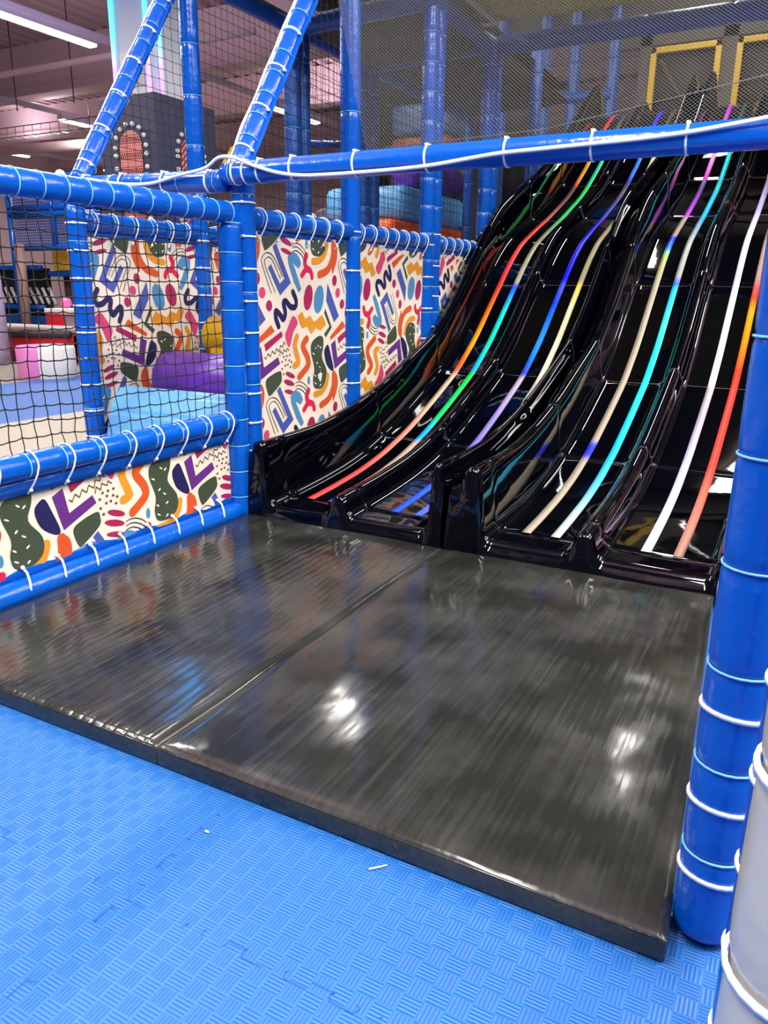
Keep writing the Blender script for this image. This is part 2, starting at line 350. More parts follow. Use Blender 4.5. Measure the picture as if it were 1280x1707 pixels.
# ------------------------------------------------------------------ printed panels
PATTERN = [
 ('b','orange',[(2.893,0.569),(2.915,0.545),(2.915,0.493),(2.886,0.439),(2.868,0.419),(2.862,0.477),(2.868,0.539)]),
 ('b','green',[(3.043,0.618),(3.056,0.595),(3.048,0.561),(2.967,0.511),(2.946,0.519),(2.931,0.578),(2.971,0.603)]),
 ('b','magenta',[(3.172,0.575),(3.164,0.573),(3.149,0.574),(3.131,0.579),(3.113,0.586),(3.099,0.594),(3.092,0.602),(3.092,0.607),(3.101,0.61),(3.115,0.609),(3.133,0.604),(3.151,0.597),(3.165,0.589),(3.173,0.581)]),
 ('b','magenta',[(3.166,0.54),(3.158,0.536),(3.142,0.537),(3.121,0.541),(3.101,0.547),(3.085,0.556),(3.075,0.564),(3.075,0.57),(3.083,0.573),(3.099,0.573),(3.119,0.569),(3.139,0.563),(3.156,0.554),(3.166,0.546)]),
 ('b','magenta',[(3.163,0.501),(3.157,0.497),(3.144,0.496),(3.125,0.498),(3.107,0.503),(3.09,0.509),(3.08,0.515),(3.078,0.52),(3.084,0.524),(3.097,0.524),(3.115,0.523),(3.134,0.518),(3.15,0.512),(3.161,0.506)]),
 ('l','black',[(3.175,0.547),(3.199,0.552),(3.232,0.546),(3.261,0.531),(3.283,0.51)],0.0035),
 ('l','black',[(3.174,0.53),(3.199,0.535),(3.226,0.529),(3.256,0.513),(3.277,0.492)],0.0028),
 ('l','black',[(3.173,0.513),(3.198,0.518),(3.225,0.51),(3.252,0.493),(3.271,0.471)],0.0039),
 ('b','sky',[(3.302,0.55),(3.301,0.54),(3.297,0.533),(3.293,0.529),(3.288,0.53),(3.283,0.534),(3.281,0.542),(3.28,0.552),(3.281,0.561),(3.285,0.568),(3.289,0.572),(3.294,0.572),(3.298,0.567),(3.301,0.559)]),
 ('p','indigo',[(3.015,1.183),(3.04,1.2),(3.148,1.025),(3.059,0.967),(2.976,1.089),(2.997,1.106),(3.06,1.019),(3.098,1.043)]),
 ('l','black',[(2.992,0.977),(2.936,1.094),(2.929,1.126),(2.962,1.153),(3.008,1.145),(3.049,1.103),(3.081,1.052)],0.0028),
 ('l','black',[(3.019,0.982),(2.955,1.095),(2.951,1.119),(2.975,1.135),(3.003,1.128),(3.034,1.092),(3.066,1.043)],0.0028),
 ('p','sky',[(3.215,0.98),(3.237,0.997),(3.188,1.085),(3.17,1.115),(3.216,1.092),(3.239,1.113),(3.226,1.139),(3.204,1.158),(3.171,1.168),(3.143,1.158),(3.13,1.139),(3.135,1.106),(3.175,1.028)]),
 ('s','crimson',[(3.288,1.155),(3.273,1.127),(3.28,1.102),(3.299,1.088)],0.0314),
 ('s','crimson',[(3.244,1.061),(3.283,1.09),(3.315,1.088),(3.331,1.071),(3.336,1.054)],0.029),
 ('s','ochre',[(3.47,1.213),(3.451,1.169),(3.405,1.136),(3.346,1.129)],0.0339),
 ('s','orange',[(3.534,1.217),(3.527,1.154),(3.479,1.092),(3.403,1.067)],0.0382),
 ('b','magenta',[(3.341,0.955),(3.331,0.928),(3.316,0.907),(3.297,0.896),(3.279,0.897),(3.266,0.91),(3.259,0.932),(3.26,0.959),(3.269,0.985),(3.284,1.006),(3.303,1.017),(3.321,1.016),(3.335,1.004),(3.342,0.982)]),
 ('b','sky',[(3.443,0.945),(3.433,0.915),(3.416,0.891),(3.395,0.879),(3.375,0.88),(3.36,0.895),(3.353,0.92),(3.354,0.95),(3.364,0.979),(3.381,1.003),(3.401,1.015),(3.421,1.015),(3.436,1.001),(3.444,0.976)]),
 ('b','magenta',[(2.913,1.041),(2.91,1.029),(2.904,1.019),(2.894,1.014),(2.884,1.014),(2.876,1.019),(2.87,1.028),(2.868,1.04),(2.871,1.052),(2.878,1.062),(2.887,1.067),(2.897,1.067),(2.906,1.062),(2.912,1.053)]),
 ('b','pink',[(2.948,0.98),(2.946,0.969),(2.939,0.96),(2.929,0.955),(2.919,0.955),(2.91,0.96),(2.904,0.969),(2.903,0.98),(2.905,0.991),(2.912,0.999),(2.922,1.004),(2.932,1.004),(2.941,1.0),(2.947,0.991)]),
 ('b','magenta',[(2.993,0.921),(2.991,0.911),(2.984,0.902),(2.974,0.897),(2.964,0.898),(2.956,0.903),(2.95,0.911),(2.948,0.922),(2.951,0.932),(2.958,0.941),(2.967,0.946),(2.977,0.945),(2.986,0.941),(2.992,0.932)]),
 ('p','indigo',[(3.478,1.026),(3.596,0.861),(3.549,0.831),(3.468,0.941)]),
 ('s','navy',[(3.163,0.983),(3.19,0.943),(3.181,0.914),(3.14,0.915),(3.101,0.941),(3.083,0.93),(3.095,0.887),(3.077,0.859),(3.048,0.883),(3.02,0.897),(3.018,0.866),(3.038,0.827)],0.0286),
 ('p','ochre',[(3.241,0.891),(3.27,0.855),(3.314,0.87),(3.349,0.837),(3.43,0.871),(3.46,0.834),(3.462,0.818),(3.408,0.792),(3.368,0.809),(3.32,0.779),(3.285,0.818),(3.241,0.809),(3.2,0.869)]),
 ('p','green',[(3.461,0.901),(3.524,0.805),(3.461,0.756),(3.443,0.774),(3.5,0.811),(3.449,0.88)]),
 ('p','orange',[(3.503,0.757),(3.634,0.835),(3.662,0.805),(3.515,0.741)]),
 ('p','magenta',[(2.927,0.749),(3.06,0.804),(3.07,0.78),(2.937,0.716)]),
 ('l','brown',[(2.926,0.692),(2.937,0.682),(2.953,0.707),(2.971,0.691),(2.985,0.717),(3.005,0.701),(3.016,0.726),(3.04,0.71),(3.049,0.738),(3.071,0.731),(3.077,0.754),(3.092,0.741)],0.0039),
 ('l','brown',[(3.042,0.689),(3.05,0.712),(3.07,0.696),(3.076,0.719),(3.101,0.706),(3.106,0.723),(3.123,0.71)],0.0039),
 ('p','purple',[(2.857,0.718),(2.903,0.739),(2.921,0.644),(3.029,0.685),(3.045,0.652),(2.892,0.588)]),
 ('b','pink',[(3.159,0.872),(3.202,0.838),(3.161,0.793),(3.127,0.725),(3.091,0.779),(3.11,0.813)]),
 ('s','ochre',[(3.194,0.771),(3.174,0.734),(3.193,0.679),(3.203,0.646),(3.17,0.634)],0.0339),
 ('s','orange',[(3.277,0.758),(3.243,0.724),(3.28,0.667),(3.282,0.624),(3.211,0.575)],0.0367),
 ('b','green',[(3.385,0.766),(3.431,0.757),(3.43,0.714),(3.411,0.658),(3.457,0.592),(3.456,0.534),(3.408,0.5),(3.343,0.507),(3.327,0.552),(3.338,0.608),(3.311,0.69),(3.321,0.738)]),
 ('b','navy',[(3.484,0.715),(3.507,0.665),(3.533,0.592),(3.512,0.581),(3.458,0.62),(3.438,0.682),(3.46,0.712)]),
 ('b','brown',[(3.135,0.688),(3.134,0.686),(3.132,0.684),(3.13,0.683),(3.127,0.683),(3.125,0.685),(3.123,0.686),(3.122,0.689),(3.123,0.691),(3.125,0.693),(3.127,0.694),(3.13,0.693),(3.133,0.692),(3.134,0.69)]),
 ('b','brown',[(3.109,0.685),(3.108,0.683),(3.106,0.681),(3.104,0.68),(3.101,0.68),(3.099,0.682),(3.097,0.684),(3.097,0.686),(3.097,0.688),(3.099,0.69),(3.102,0.691),(3.104,0.69),(3.107,0.689),(3.108,0.687)]),
 ('b','brown',[(3.082,0.683),(3.082,0.68),(3.08,0.679),(3.077,0.678),(3.075,0.678),(3.072,0.679),(3.071,0.681),(3.07,0.684),(3.071,0.686),(3.073,0.687),(3.075,0.688),(3.078,0.688),(3.08,0.687),(3.082,0.685)]),
 ('b','brown',[(3.131,0.663),(3.13,0.661),(3.128,0.659),(3.126,0.658),(3.123,0.658),(3.12,0.659),(3.119,0.661),(3.118,0.664),(3.119,0.666),(3.121,0.668),(3.123,0.669),(3.126,0.668),(3.128,0.667),(3.13,0.665)]),
 ('b','brown',[(3.102,0.667),(3.101,0.664),(3.099,0.663),(3.097,0.662),(3.094,0.662),(3.092,0.663),(3.09,0.665),(3.09,0.668),(3.09,0.67),(3.092,0.672),(3.095,0.672),(3.097,0.672),(3.1,0.671),(3.101,0.669)]),
 ('b','brown',[(3.067,0.66),(3.066,0.658),(3.065,0.657),(3.062,0.656),(3.059,0.656),(3.057,0.657),(3.056,0.659),(3.055,0.661),(3.056,0.664),(3.057,0.665),(3.06,0.666),(3.063,0.666),(3.065,0.665),(3.067,0.663)]),
 ('b','brown',[(3.149,0.654),(3.148,0.652),(3.147,0.65),(3.144,0.649),(3.141,0.649),(3.139,0.65),(3.137,0.652),(3.137,0.655),(3.137,0.657),(3.139,0.659),(3.142,0.66),(3.144,0.659),(3.147,0.658),(3.149,0.656)]),
 ('b','brown',[(3.117,0.643),(3.117,0.641),(3.115,0.639),(3.112,0.638),(3.11,0.639),(3.107,0.64),(3.106,0.642),(3.105,0.644),(3.106,0.646),(3.108,0.648),(3.11,0.649),(3.113,0.649),(3.115,0.648),(3.117,0.646)]),
 ('b','brown',[(3.096,0.64),(3.095,0.638),(3.093,0.636),(3.091,0.635),(3.088,0.636),(3.086,0.637),(3.084,0.639),(3.083,0.641),(3.084,0.643),(3.086,0.645),(3.088,0.646),(3.091,0.646),(3.094,0.644),(3.095,0.643)]),
 ('b','brown',[(3.141,0.63),(3.14,0.627),(3.138,0.626),(3.136,0.625),(3.133,0.625),(3.13,0.626),(3.129,0.628),(3.128,0.631),(3.129,0.633),(3.131,0.634),(3.133,0.635),(3.136,0.635),(3.139,0.634),(3.14,0.632)]),
 ('b','brown',[(3.068,0.627),(3.067,0.624),(3.065,0.623),(3.063,0.622),(3.06,0.622),(3.058,0.623),(3.056,0.625),(3.055,0.628),(3.056,0.63),(3.058,0.631),(3.06,0.632),(3.063,0.632),(3.065,0.631),(3.067,0.629)]),
 ('b','brown',[(3.079,0.601),(3.078,0.599),(3.076,0.597),(3.074,0.596),(3.071,0.596),(3.069,0.598),(3.067,0.6),(3.066,0.602),(3.067,0.604),(3.069,0.606),(3.071,0.607),(3.074,0.607),(3.077,0.605),(3.078,0.603)]),
 ('b','cream2',[(3.381,0.719),(3.384,0.716),(3.386,0.714),(3.385,0.712),(3.384,0.712),(3.381,0.712),(3.377,0.714),(3.374,0.717),(3.371,0.719),(3.37,0.722),(3.37,0.723),(3.372,0.724),(3.374,0.723),(3.378,0.721)]),
 ('b','cream2',[(3.405,0.708),(3.401,0.705),(3.398,0.704),(3.395,0.703),(3.393,0.704),(3.393,0.706),(3.394,0.708),(3.397,0.711),(3.4,0.713),(3.403,0.714),(3.406,0.715),(3.408,0.714),(3.408,0.712),(3.407,0.71)]),
 ('b','cream2',[(3.334,0.683),(3.338,0.68),(3.34,0.678),(3.34,0.676),(3.339,0.676),(3.336,0.676),(3.332,0.677),(3.328,0.68),(3.324,0.682),(3.322,0.684),(3.322,0.686),(3.323,0.687),(3.326,0.686),(3.33,0.685)]),
 ('b','cream2',[(3.365,0.631),(3.362,0.629),(3.359,0.627),(3.356,0.627),(3.354,0.627),(3.354,0.629),(3.354,0.631),(3.356,0.634),(3.359,0.636),(3.362,0.638),(3.365,0.639),(3.367,0.638),(3.367,0.636),(3.367,0.634)]),
 ('b','cream2',[(3.39,0.611),(3.393,0.609),(3.395,0.606),(3.395,0.604),(3.394,0.604),(3.391,0.604),(3.387,0.606),(3.383,0.609),(3.38,0.611),(3.378,0.614),(3.378,0.615),(3.379,0.616),(3.382,0.615),(3.386,0.614)]),
 ('b','cream2',[(3.349,0.571),(3.351,0.568),(3.353,0.565),(3.353,0.564),(3.351,0.563),(3.348,0.564),(3.345,0.566),(3.341,0.568),(3.339,0.571),(3.337,0.574),(3.337,0.575),(3.339,0.576),(3.342,0.575),(3.345,0.573)]),
 ('b','cream2',[(3.401,0.568),(3.398,0.566),(3.395,0.565),(3.392,0.564),(3.39,0.565),(3.39,0.567),(3.391,0.569),(3.393,0.572),(3.397,0.574),(3.4,0.575),(3.403,0.576),(3.405,0.575),(3.405,0.573),(3.404,0.571)]),
 ('b','cream2',[(3.351,0.532),(3.354,0.529),(3.356,0.527),(3.357,0.525),(3.355,0.524),(3.352,0.525),(3.348,0.527),(3.344,0.529),(3.341,0.532),(3.338,0.534),(3.338,0.536),(3.34,0.536),(3.343,0.536),(3.347,0.534)]),
 ('b','cream2',[(3.398,0.516),(3.395,0.514),(3.392,0.512),(3.389,0.512),(3.387,0.512),(3.387,0.514),(3.387,0.516),(3.39,0.519),(3.392,0.521),(3.395,0.523),(3.398,0.523),(3.4,0.523),(3.401,0.521),(3.4,0.519)]),
]

PER = .655
def clip_poly(poly, lo, hi):
    for ax in (0, 1):
        for s, lim in ((1, lo[ax]), (-1, hi[ax])):
            out = []
            for i in range(len(poly)):
                a, b = poly[i-1], poly[i]
                da, db = s*(a[ax]-lim), s*(b[ax]-lim)
                if (da >= 0) != (db >= 0):
                    t = da/(da-db); out.append((a[0]+(b[0]-a[0])*t, a[1]+(b[1]-a[1])*t))
                if db >= 0: out.append(b)
            poly = out
            if len(poly) < 3: return []
    return poly
def cat(pts, closed, n=4):
    out = []; N = len(pts)
    for i in range(N if closed else N-1):
        if closed: p = [pts[(i+k-1) % N] for k in range(4)]
        else: p = [pts[max(0, min(N-1, i+k-1))] for k in range(4)]
        for k in range(n):
            t = k/n
            out.append(tuple(.5*(2*p[1][a]+(p[2][a]-p[0][a])*t+(2*p[0][a]-5*p[1][a]+4*p[2][a]-p[3][a])*t*t+(3*p[1][a]-p[0][a]-3*p[2][a]+p[3][a])*t**3) for a in (0, 1)))
    if not closed: out.append(pts[-1])
    return out
PK = list(PCOL)
TILE = []        # (material index, layer, convex piece)
for s in PATTERN:
    mi = PK.index(s[1])+1; lay = 1 if s[1] in ('cream2', 'black', 'brown') else 0
    if s[0] in 'bp':
        pts = cat(s[2], True) if s[0] == 'b' and len(s[2]) < 14 else list(s[2])
        for t in tessellate_polygon([[V((a, b, 0)) for a, b in pts]]): TILE.append((mi, lay, [pts[k] for k in t]))
    else:
        zig = s[1] == 'brown'
        pts = list(s[2]) if zig else cat(s[2], False, 5)
        w = max(s[3], .0035 if lay else s[3])/2
        for i in range(len(pts)-1):
            a, b = pts[i], pts[i+1]; dx, dy = b[0]-a[0], b[1]-a[1]; l = math.hypot(dx, dy) or 1
            nx, ny = -dy/l*w, dx/l*w
            TILE.append((mi, lay, [(a[0]+nx, a[1]+ny), (a[0]-nx, a[1]-ny), (b[0]-nx, b[1]-ny), (b[0]+nx, b[1]+ny)]))
        dots = pts if not lay else pts[::1]
        nn = 10 if not lay else 5
        for i, a in enumerate(dots):
            TILE.append((mi, lay, [(a[0]+w*cos(2*pi*k/nn), a[1]+w*sin(2*pi*k/nn)) for k in range(nn)]))
def panel(x, y0, y1, z0, z1, label, mp, side=1, ripple=.004):
    """printed vinyl sheet in the plane x; mp maps pattern coordinates to (y, z)"""
    def rip(y, z): return ripple*noise.noise(V((y*4.3, z*3.1, x)))*2
    bm = bmesh.new(); n = 18
    g0 = [[[bm.verts.new((x+rip(y0+(y1-y0)*i/n, z0+(z1-z0)*j/n)+s*.0015, y0+(y1-y0)*i/n, z0+(z1-z0)*j/n)) for j in range(n+1)] for i in range(n+1)] for s in (side, -side)]
    for q, g in enumerate(g0):
        for i in range(n):
            for j in range(n): bm.faces.new((g[i][j], g[i+1][j], g[i+1][j+1], g[i][j+1]) if (q == 0) == (side > 0) else (g[i][j+1], g[i+1][j+1], g[i+1][j], g[i][j]))
    sx = x+side*.0030
    # inverse map of the panel corners tells which tile copies are needed
    for mi, lay, pc in TILE:
        for a in range(-9, 10):
            for b in range(-5, 6):
                pl = [mp(p[0]+a*PER, p[1]+b*PER) for p in pc]
                if max(p[0] for p in pl) < y0 or min(p[0] for p in pl) > y1 or max(p[1] for p in pl) < z0 or min(p[1] for p in pl) > z1: continue
                pl = clip_poly(pl, (y0+.001, z0+.001), (y1-.001, z1-.001))
                if len(pl) < 3: continue
                A = sum(pl[i-1][0]*pl[i][1]-pl[i][0]*pl[i-1][1] for i in range(len(pl)))
                if (A > 0) != (side > 0): pl = pl[::-1]
                f = bm.faces.new([bm.verts.new((sx+rip(*p)+side*lay*.0009, p[0], p[1])) for p in pl]); f.material_index = mi
    o = build('patterned_panel', bm, [CREAM]+[PM[k] for k in PK], smooth=False)
    return tag(o, label, 'panel')

# ================================================================== SETTING
FZ = -.055
def plane(name, a, b, z, m, kind='structure', th=.02):
    bm = bmesh.new(); box(bm, (a[0], a[1], z-th), (b[0], b[1], z)); o = build(name, bm, m, smooth=False); o['kind'] = kind; return o
plane('floor', (-3.25, -3.2), (2.8, 9.6), FZ, FLOORM)
BEIGE = mat('beige_floor_tile', rgb(158, 150, 136), .55, bump=(60, .3, .003), vary=(30, .12))
plane('floor', (-5.5, -3.2), (-3.25, 9.6), FZ, BEIGE)
plane('floor', (-7.8, -3.2), (-5.5, 9.6), FZ, FLOORM)
GREYF = mat('grey_carpet', rgb(132, 124, 118), .9, vary=(18, .2))
plane('floor', (-27, -3.2), (-7.8, 9.6), FZ, GREYF)
plane('floor', (-27, 9.6), (2.8, 27), FZ, GREYF)
# jigsaw seams between the foam tiles, thin dark grooves
bm = bmesh.new()
SEAM = mat('tile_groove', rgb(20, 70, 150), .8)
def jig(bm, a, b, amp=.016, pitch=.085):
    a, b = V(a), V(b); L = (b-a).length; d = (b-a)/L; n = V((-d.y, d.x, 0)); pts = []; x = 0; s = 1
    while x < L:
        for fx, fy in ((0, 0), (.06, .75), (.0, 1), (.5, 1), (.44, .75), (.5, 0)): pts.append(a+d*(x+fx*pitch)+n*amp*fy*s)
        x += pitch; 
    for i in range(len(pts)-1):
        p, q = pts[i], pts[i+1]; e = (q-p)
        if e.length < 1e-5: continue
        k = V((-e.y, e.x, 0)).normalized()*.0011
        if random.random() < .5: continue
        bm.faces.new([bm.verts.new(v) for v in (p-k, q-k, q+k, p+k)])
z_ = FZ+.0006
jig(bm, (-2.925, .78, z_), (.075, .78, z_)); jig(bm, (-.925, .78, z_), (-.925, 1.08, z_)); jig(bm, (.075, -.2, z_), (.075, 1.6, z_)); jig(bm, (-.925, -.22, z_), (-.925, .78, z_))
o = build('floor_seam', bm, SEAM, smooth=False); o['kind'] = 'structure'

# hall shell
CEIL = mat('ribbed_steel_deck', rgb(196, 168, 176), .6)
CONC = mat('painted_concrete', rgb(224, 196, 204), .8, vary=(1.2, .08))
DARKR = mat('dark_trim', rgb(70, 64, 70), .6)
bm = bmesh.new(); x = -27.; k = 0
prof = []
while x < 4:
    prof += [(x, 6.3), (x+.16, 6.3), (x+.2, 6.42), (x+.32, 6.42)]; x += .36
vs = [[bm.verts.new((px, y, pz)) for px, pz in prof] for y in (-3.5, 27)]
for i in range(len(prof)-1): bm.faces.new((vs[0][i], vs[0][i+1], vs[1][i+1], vs[1][i]))
o = build('ceiling', bm, CEIL, smooth=False); o['kind'] = 'structure'
plane('wall_back', (-27, 27), (4, 27.3), 6.6, CONC, th=6.7)
plane('wall_left', (-27.3, -3.2), (-27, 27), 6.6, CONC, th=6.7)
for yy, zb in ((7.4, 5.4), (13.6, 5.3), (18.0, 5.5), (22.5, 5.5)):
    bm = bmesh.new(); box(bm, (-27, yy, zb), (4, yy+.35, 6.3)); box(bm, (-27, yy-.08, zb-.06), (4, yy+.43, zb+.1))
    o = build('trim_1', bm, CONC, smooth=False); o['kind'] = 'structure'
# pipes under the roof
for (a, b, r, lab) in (((-27, 12, 5.24), (-9, 12, 5.2), .06, 'thin white pipe hanging below the concrete beam'),
                       ((-24, 15, 4.6), (-13.4, 15.2, 4.35), .13, 'thick pale pipe lowest under the roof'),
                       ((-19, 16, 4.72), (-14, 16.2, 4.9), .05, 'thin bent white pipe above the thick pale pipe')):
    bm = bmesh.new(); ringtube(bm, [a, b], r, 14); tag(build('ceiling_pipe', bm, CONC), lab, 'pipe')
for xx, yy in ((-13.5, 12.0), (-15.2, 12), (-14.2, 15), (-16.4, 15)):
    bm = bmesh.new(); ringtube(bm, [(xx, yy, 6.3), (xx, yy, 4.5)], .012, 6)
    tag(build('hanger_rod', bm, DARKR), 'thin dark hanger rod dropping from the roof', 'rod', 'hanger rods under the roof')
# wire cable tray
bm = bmesh.new()
for zz in (4.72, 4.5): ringtube(bm, [(-19, 13.9, zz), (-12.2, 13.9, zz)], .012, 5)
for i in range(22): ringtube(bm, [(-19+i*.31, 13.9, 4.72), (-19+i*.31, 13.9, 4.5), (-19+i*.31, 14.15, 4.5)], .009, 5)
tag(build('cable_tray', bm, RAILM), 'open wire cable tray hung below the concrete beam', 'tray')

# lamps: rows along Y, lit strips with gaps
LAMPM = mat('lamp_tube', rgb(255, 250, 235), .5, emit=((1, .96, .86, 1), LAMP_EMIT))
HOUS = mat('lamp_housing', rgb(205, 195, 215), .5)
def lamp(x, y0, y1, label, z=4.8, power=LAMP_W, group=None):
    t = empty('ceiling_lamp', (x, (y0+y1)/2, z), label, 'lamp', group)
    bm = bmesh.new(); box(bm, (x-.1, y0, z+.04), (x+.1, y1, z+.13), .01); build('housing', bm, HOUS, t)
    bm = bmesh.new(); box(bm, (x-.085, y0+.02, z), (x+.085, y1-.02, z+.045), .015); build('diffuser', bm, LAMPM, t)
    ld = bpy.data.lights.new('lamp_light', 'AREA'); ld.shape = 'RECTANGLE'; ld.size = .17; ld.size_y = (y1-y0); ld.energy = power; ld.color = (1, .965, .90)
    lo = bpy.data.objects.new('lamp_light', ld); COL.objects.link(lo); lo.parent = t; lo.location = (0, 0, -.012)
    ud = bpy.data.lights.new('added_uplight', 'AREA'); ud.shape = 'RECTANGLE'; ud.size = .17; ud.size_y = (y1-y0); ud.energy = power*.5; ud.color = (1, .90, .95)  # added upward light to brighten the ceiling, tinted towards lilac
    uo = bpy.data.objects.new('added_uplight', ud); COL.objects.link(uo); uo.parent = t; uo.location = (0, 0, .25); uo.rotation_euler = (pi, 0, 0)
for i, (x, y0, y1, lab) in enumerate((
    (-11.1, 6.9, 10.4, 'long bright ceiling lamp at the top left corner of the view'),
    (-16.5, 14.2, 15.6, 'lit ceiling lamp left of the dark arched box'),
    (-22., 16.2, 17.6, 'small far ceiling lamp low above the left padded rail'),
    (-22., 20.6, 22.0, 'tiny far ceiling lamp touching the sloping post'),
    (-11.1, 15.2, 17.2, 'ceiling lamp seen through the net between the two sloping posts'),
    (-5.4, 8.3, 9.1, 'short ceiling lamp over the foam climbing blocks'),
    (-5.4, 10.1, 11.3, 'ceiling lamp far above the back of the play frame'))):
    lamp(x, y0, y1, lab, power=LAMP_W*(y1-y0)/3.4)
for x, y0, y1 in ((-5.4, 3.2, 6.6), (-5.4, -1.6, 1.8), (.6, -2.6, .8), (-11.1, 1.2, 4.6), (-1.6, -2.6, .8), (-.7, 9.7, 11.6), (2.6, .5, 3.9), (2.6, 4.6, 7.4), (5.4, .2, 3.6), (5.4, 4.4, 7.8), (.9, -2.9, .3)):  # strips on the right and behind were added to brighten panels and tapes
    lamp(x, y0, y1, 'ceiling lamp strip outside the view, from hall rows and added fill', power=LAMP_W*(y1-y0)/3.4*(.6 if x == -.7 else 1.3 if x > 2 else 1), group='hall lamps out of view')
for x in (-5.4, -11.1, -16.5, -22.):
    bm = bmesh.new(); box(bm, (x-.05, -2, 4.932), (x+.05, 25, 5.03))
    tag(build('lamp_track', bm, HOUS, smooth=False), {-5.4: 'pale lamp track above the play frame', -11.1: 'lilac lamp track crossing behind the arched box', -16.5: 'second pale lamp track from the front, left of the arched box', -22.: 'farthest pale lamp track'}[x], 'track')

# ================================================================== LANDING MATS
def mat_obj(c, m, label, th=.052):
    """c = four corners (x, y) counter-clockwise from front-left"""
    bm = bmesh.new(); nx, ny = 34, 44
    def top(u, v):
        a = V(c[0]).lerp(V(c[1]), u); b = V(c[3]).lerp(V(c[2]), u); p = a.lerp(b, v)
        e = min(u*(c[1][0]-c[0][0]), (1-u)*(c[1][0]-c[0][0]), v*1.6, (1-v)*1.6)
        z = -.007*math.exp(-e/.007)+.004*noise.noise(V((p.x*3, p.y*3, .3)))+.0016*noise.noise(V((p.x*16, p.y*9, .7)))
        return V((p.x, p.y, z))
    def wrp(t): return .5-.5*cos(pi*t) if False else t
    us = sorted(set([0, .006, .014, .03, .97, .986, .994, 1]+[i/nx for i in range(1, nx)])); vs_ = sorted(set([0, .004, .01, .02, .98, .99, .996, 1]+[i/ny for i in range(1, ny)]))
    G = [[bm.verts.new(top(u, v)) for v in vs_] for u in us]
    for i in range(len(us)-1):
        for j in range(len(vs_)-1): bm.faces.new((G[i][j], G[i+1][j], G[i+1][j+1], G[i][j+1]))
    ring = [G[i][0] for i in range(len(us))]+[G[-1][j] for j in range(1, len(vs_))]+[G[i][-1] for i in range(len(us)-2, -1, -1)]+[G[0][j] for j in range(len(vs_)-2, 0, -1)]
    prev = ring; cx = sum(p[0] for p in c)/4; cy = sum(p[1] for p in c)/4
    for dz, off in ((-.0105, .0040), (-.014, .0045), (-.030, .0050), (-.047, .0035), (-th, .001)):
        new = []
        for v in ring:
            d = V((v.co.x-cx, v.co.y-cy, 0)).normalized(); new.append(bm.verts.new((v.co.x+d.x*off, v.co.y+d.y*off, dz)))
        for k in range(len(ring)): bm.faces.new((prev[k-1], new[k-1], new[k], prev[k]))
        prev = new
    bm.faces.new(prev[::-1])
    bmesh.ops.recalc_face_normals(bm, faces=bm.faces)
    t = empty('landing_mat', (cx, cy, FZ), label, 'mat')
    build('mat_cover', bm, m, t)
    # piped seam along the front top edge
    bm = bmesh.new(); ringtube(bm, [V((c[0][0]+.01, c[0][1]-.002, -.0085)).lerp(V((c[1][0]-.01, c[1][1]-.002, -.0085)), k/20) for k in range(21)], .0022, 6)
    build('seam_piping', bm, m, t)
    return t
mat_obj([(-2.158, 1.107), (-1.171, 1.107), (-1.177, 2.715), (-2.158, 2.715)], MATL, 'left black landing mat with fine streaks, in front of the left slide')
mat_obj([(-1.166, 1.107), (-.062, 1.102), (-.155, 2.715), (-1.172, 2.715)], MATR, 'right black landing mat, scuffed, beside the big blue post')

# ================================================================== SLIDES
PROF = [(2.70, .046), (2.85, .056), (3.1, .074), (3.35, .10), (3.6, .145), (3.9, .23), (4.2, .345), (4.57, .50), (4.87, .69), (5.15, .92), (5.35, 1.08), (5.5, 1.20), (5.7, 1.325),
        (6.03, 1.45), (6.32, 1.55), (6.8, 1.74), (7.02, 1.85), (7.42, 2.09), (7.75, 2.35), (7.95, 2.48), (8.2, 2.62), (8.45, 2.68), (9.0, 2.69)]
WALL = [(2.70, .29), (3.18, .265), (3.66, .265), (4.2, .25), (4.6, .225), (5.1, .24), (5.34, .26), (5.9, .29), (6.45, .30), (8.0, .30), (8.25, .31), (8.45, .30)]
def interp(T, y):
    if y <= T[0][0]: return T[0][1]
    for (a, b), (c, d) in zip(T, T[1:]):
        if y <= c: return b+(d-b)*(y-a)/(c-a)
    return T[-1][1]
def smooth(T, y, w=.11):
    return sum(interp(T, y+w*k/4)*(5-abs(k)) for k in range(-4, 5))/25
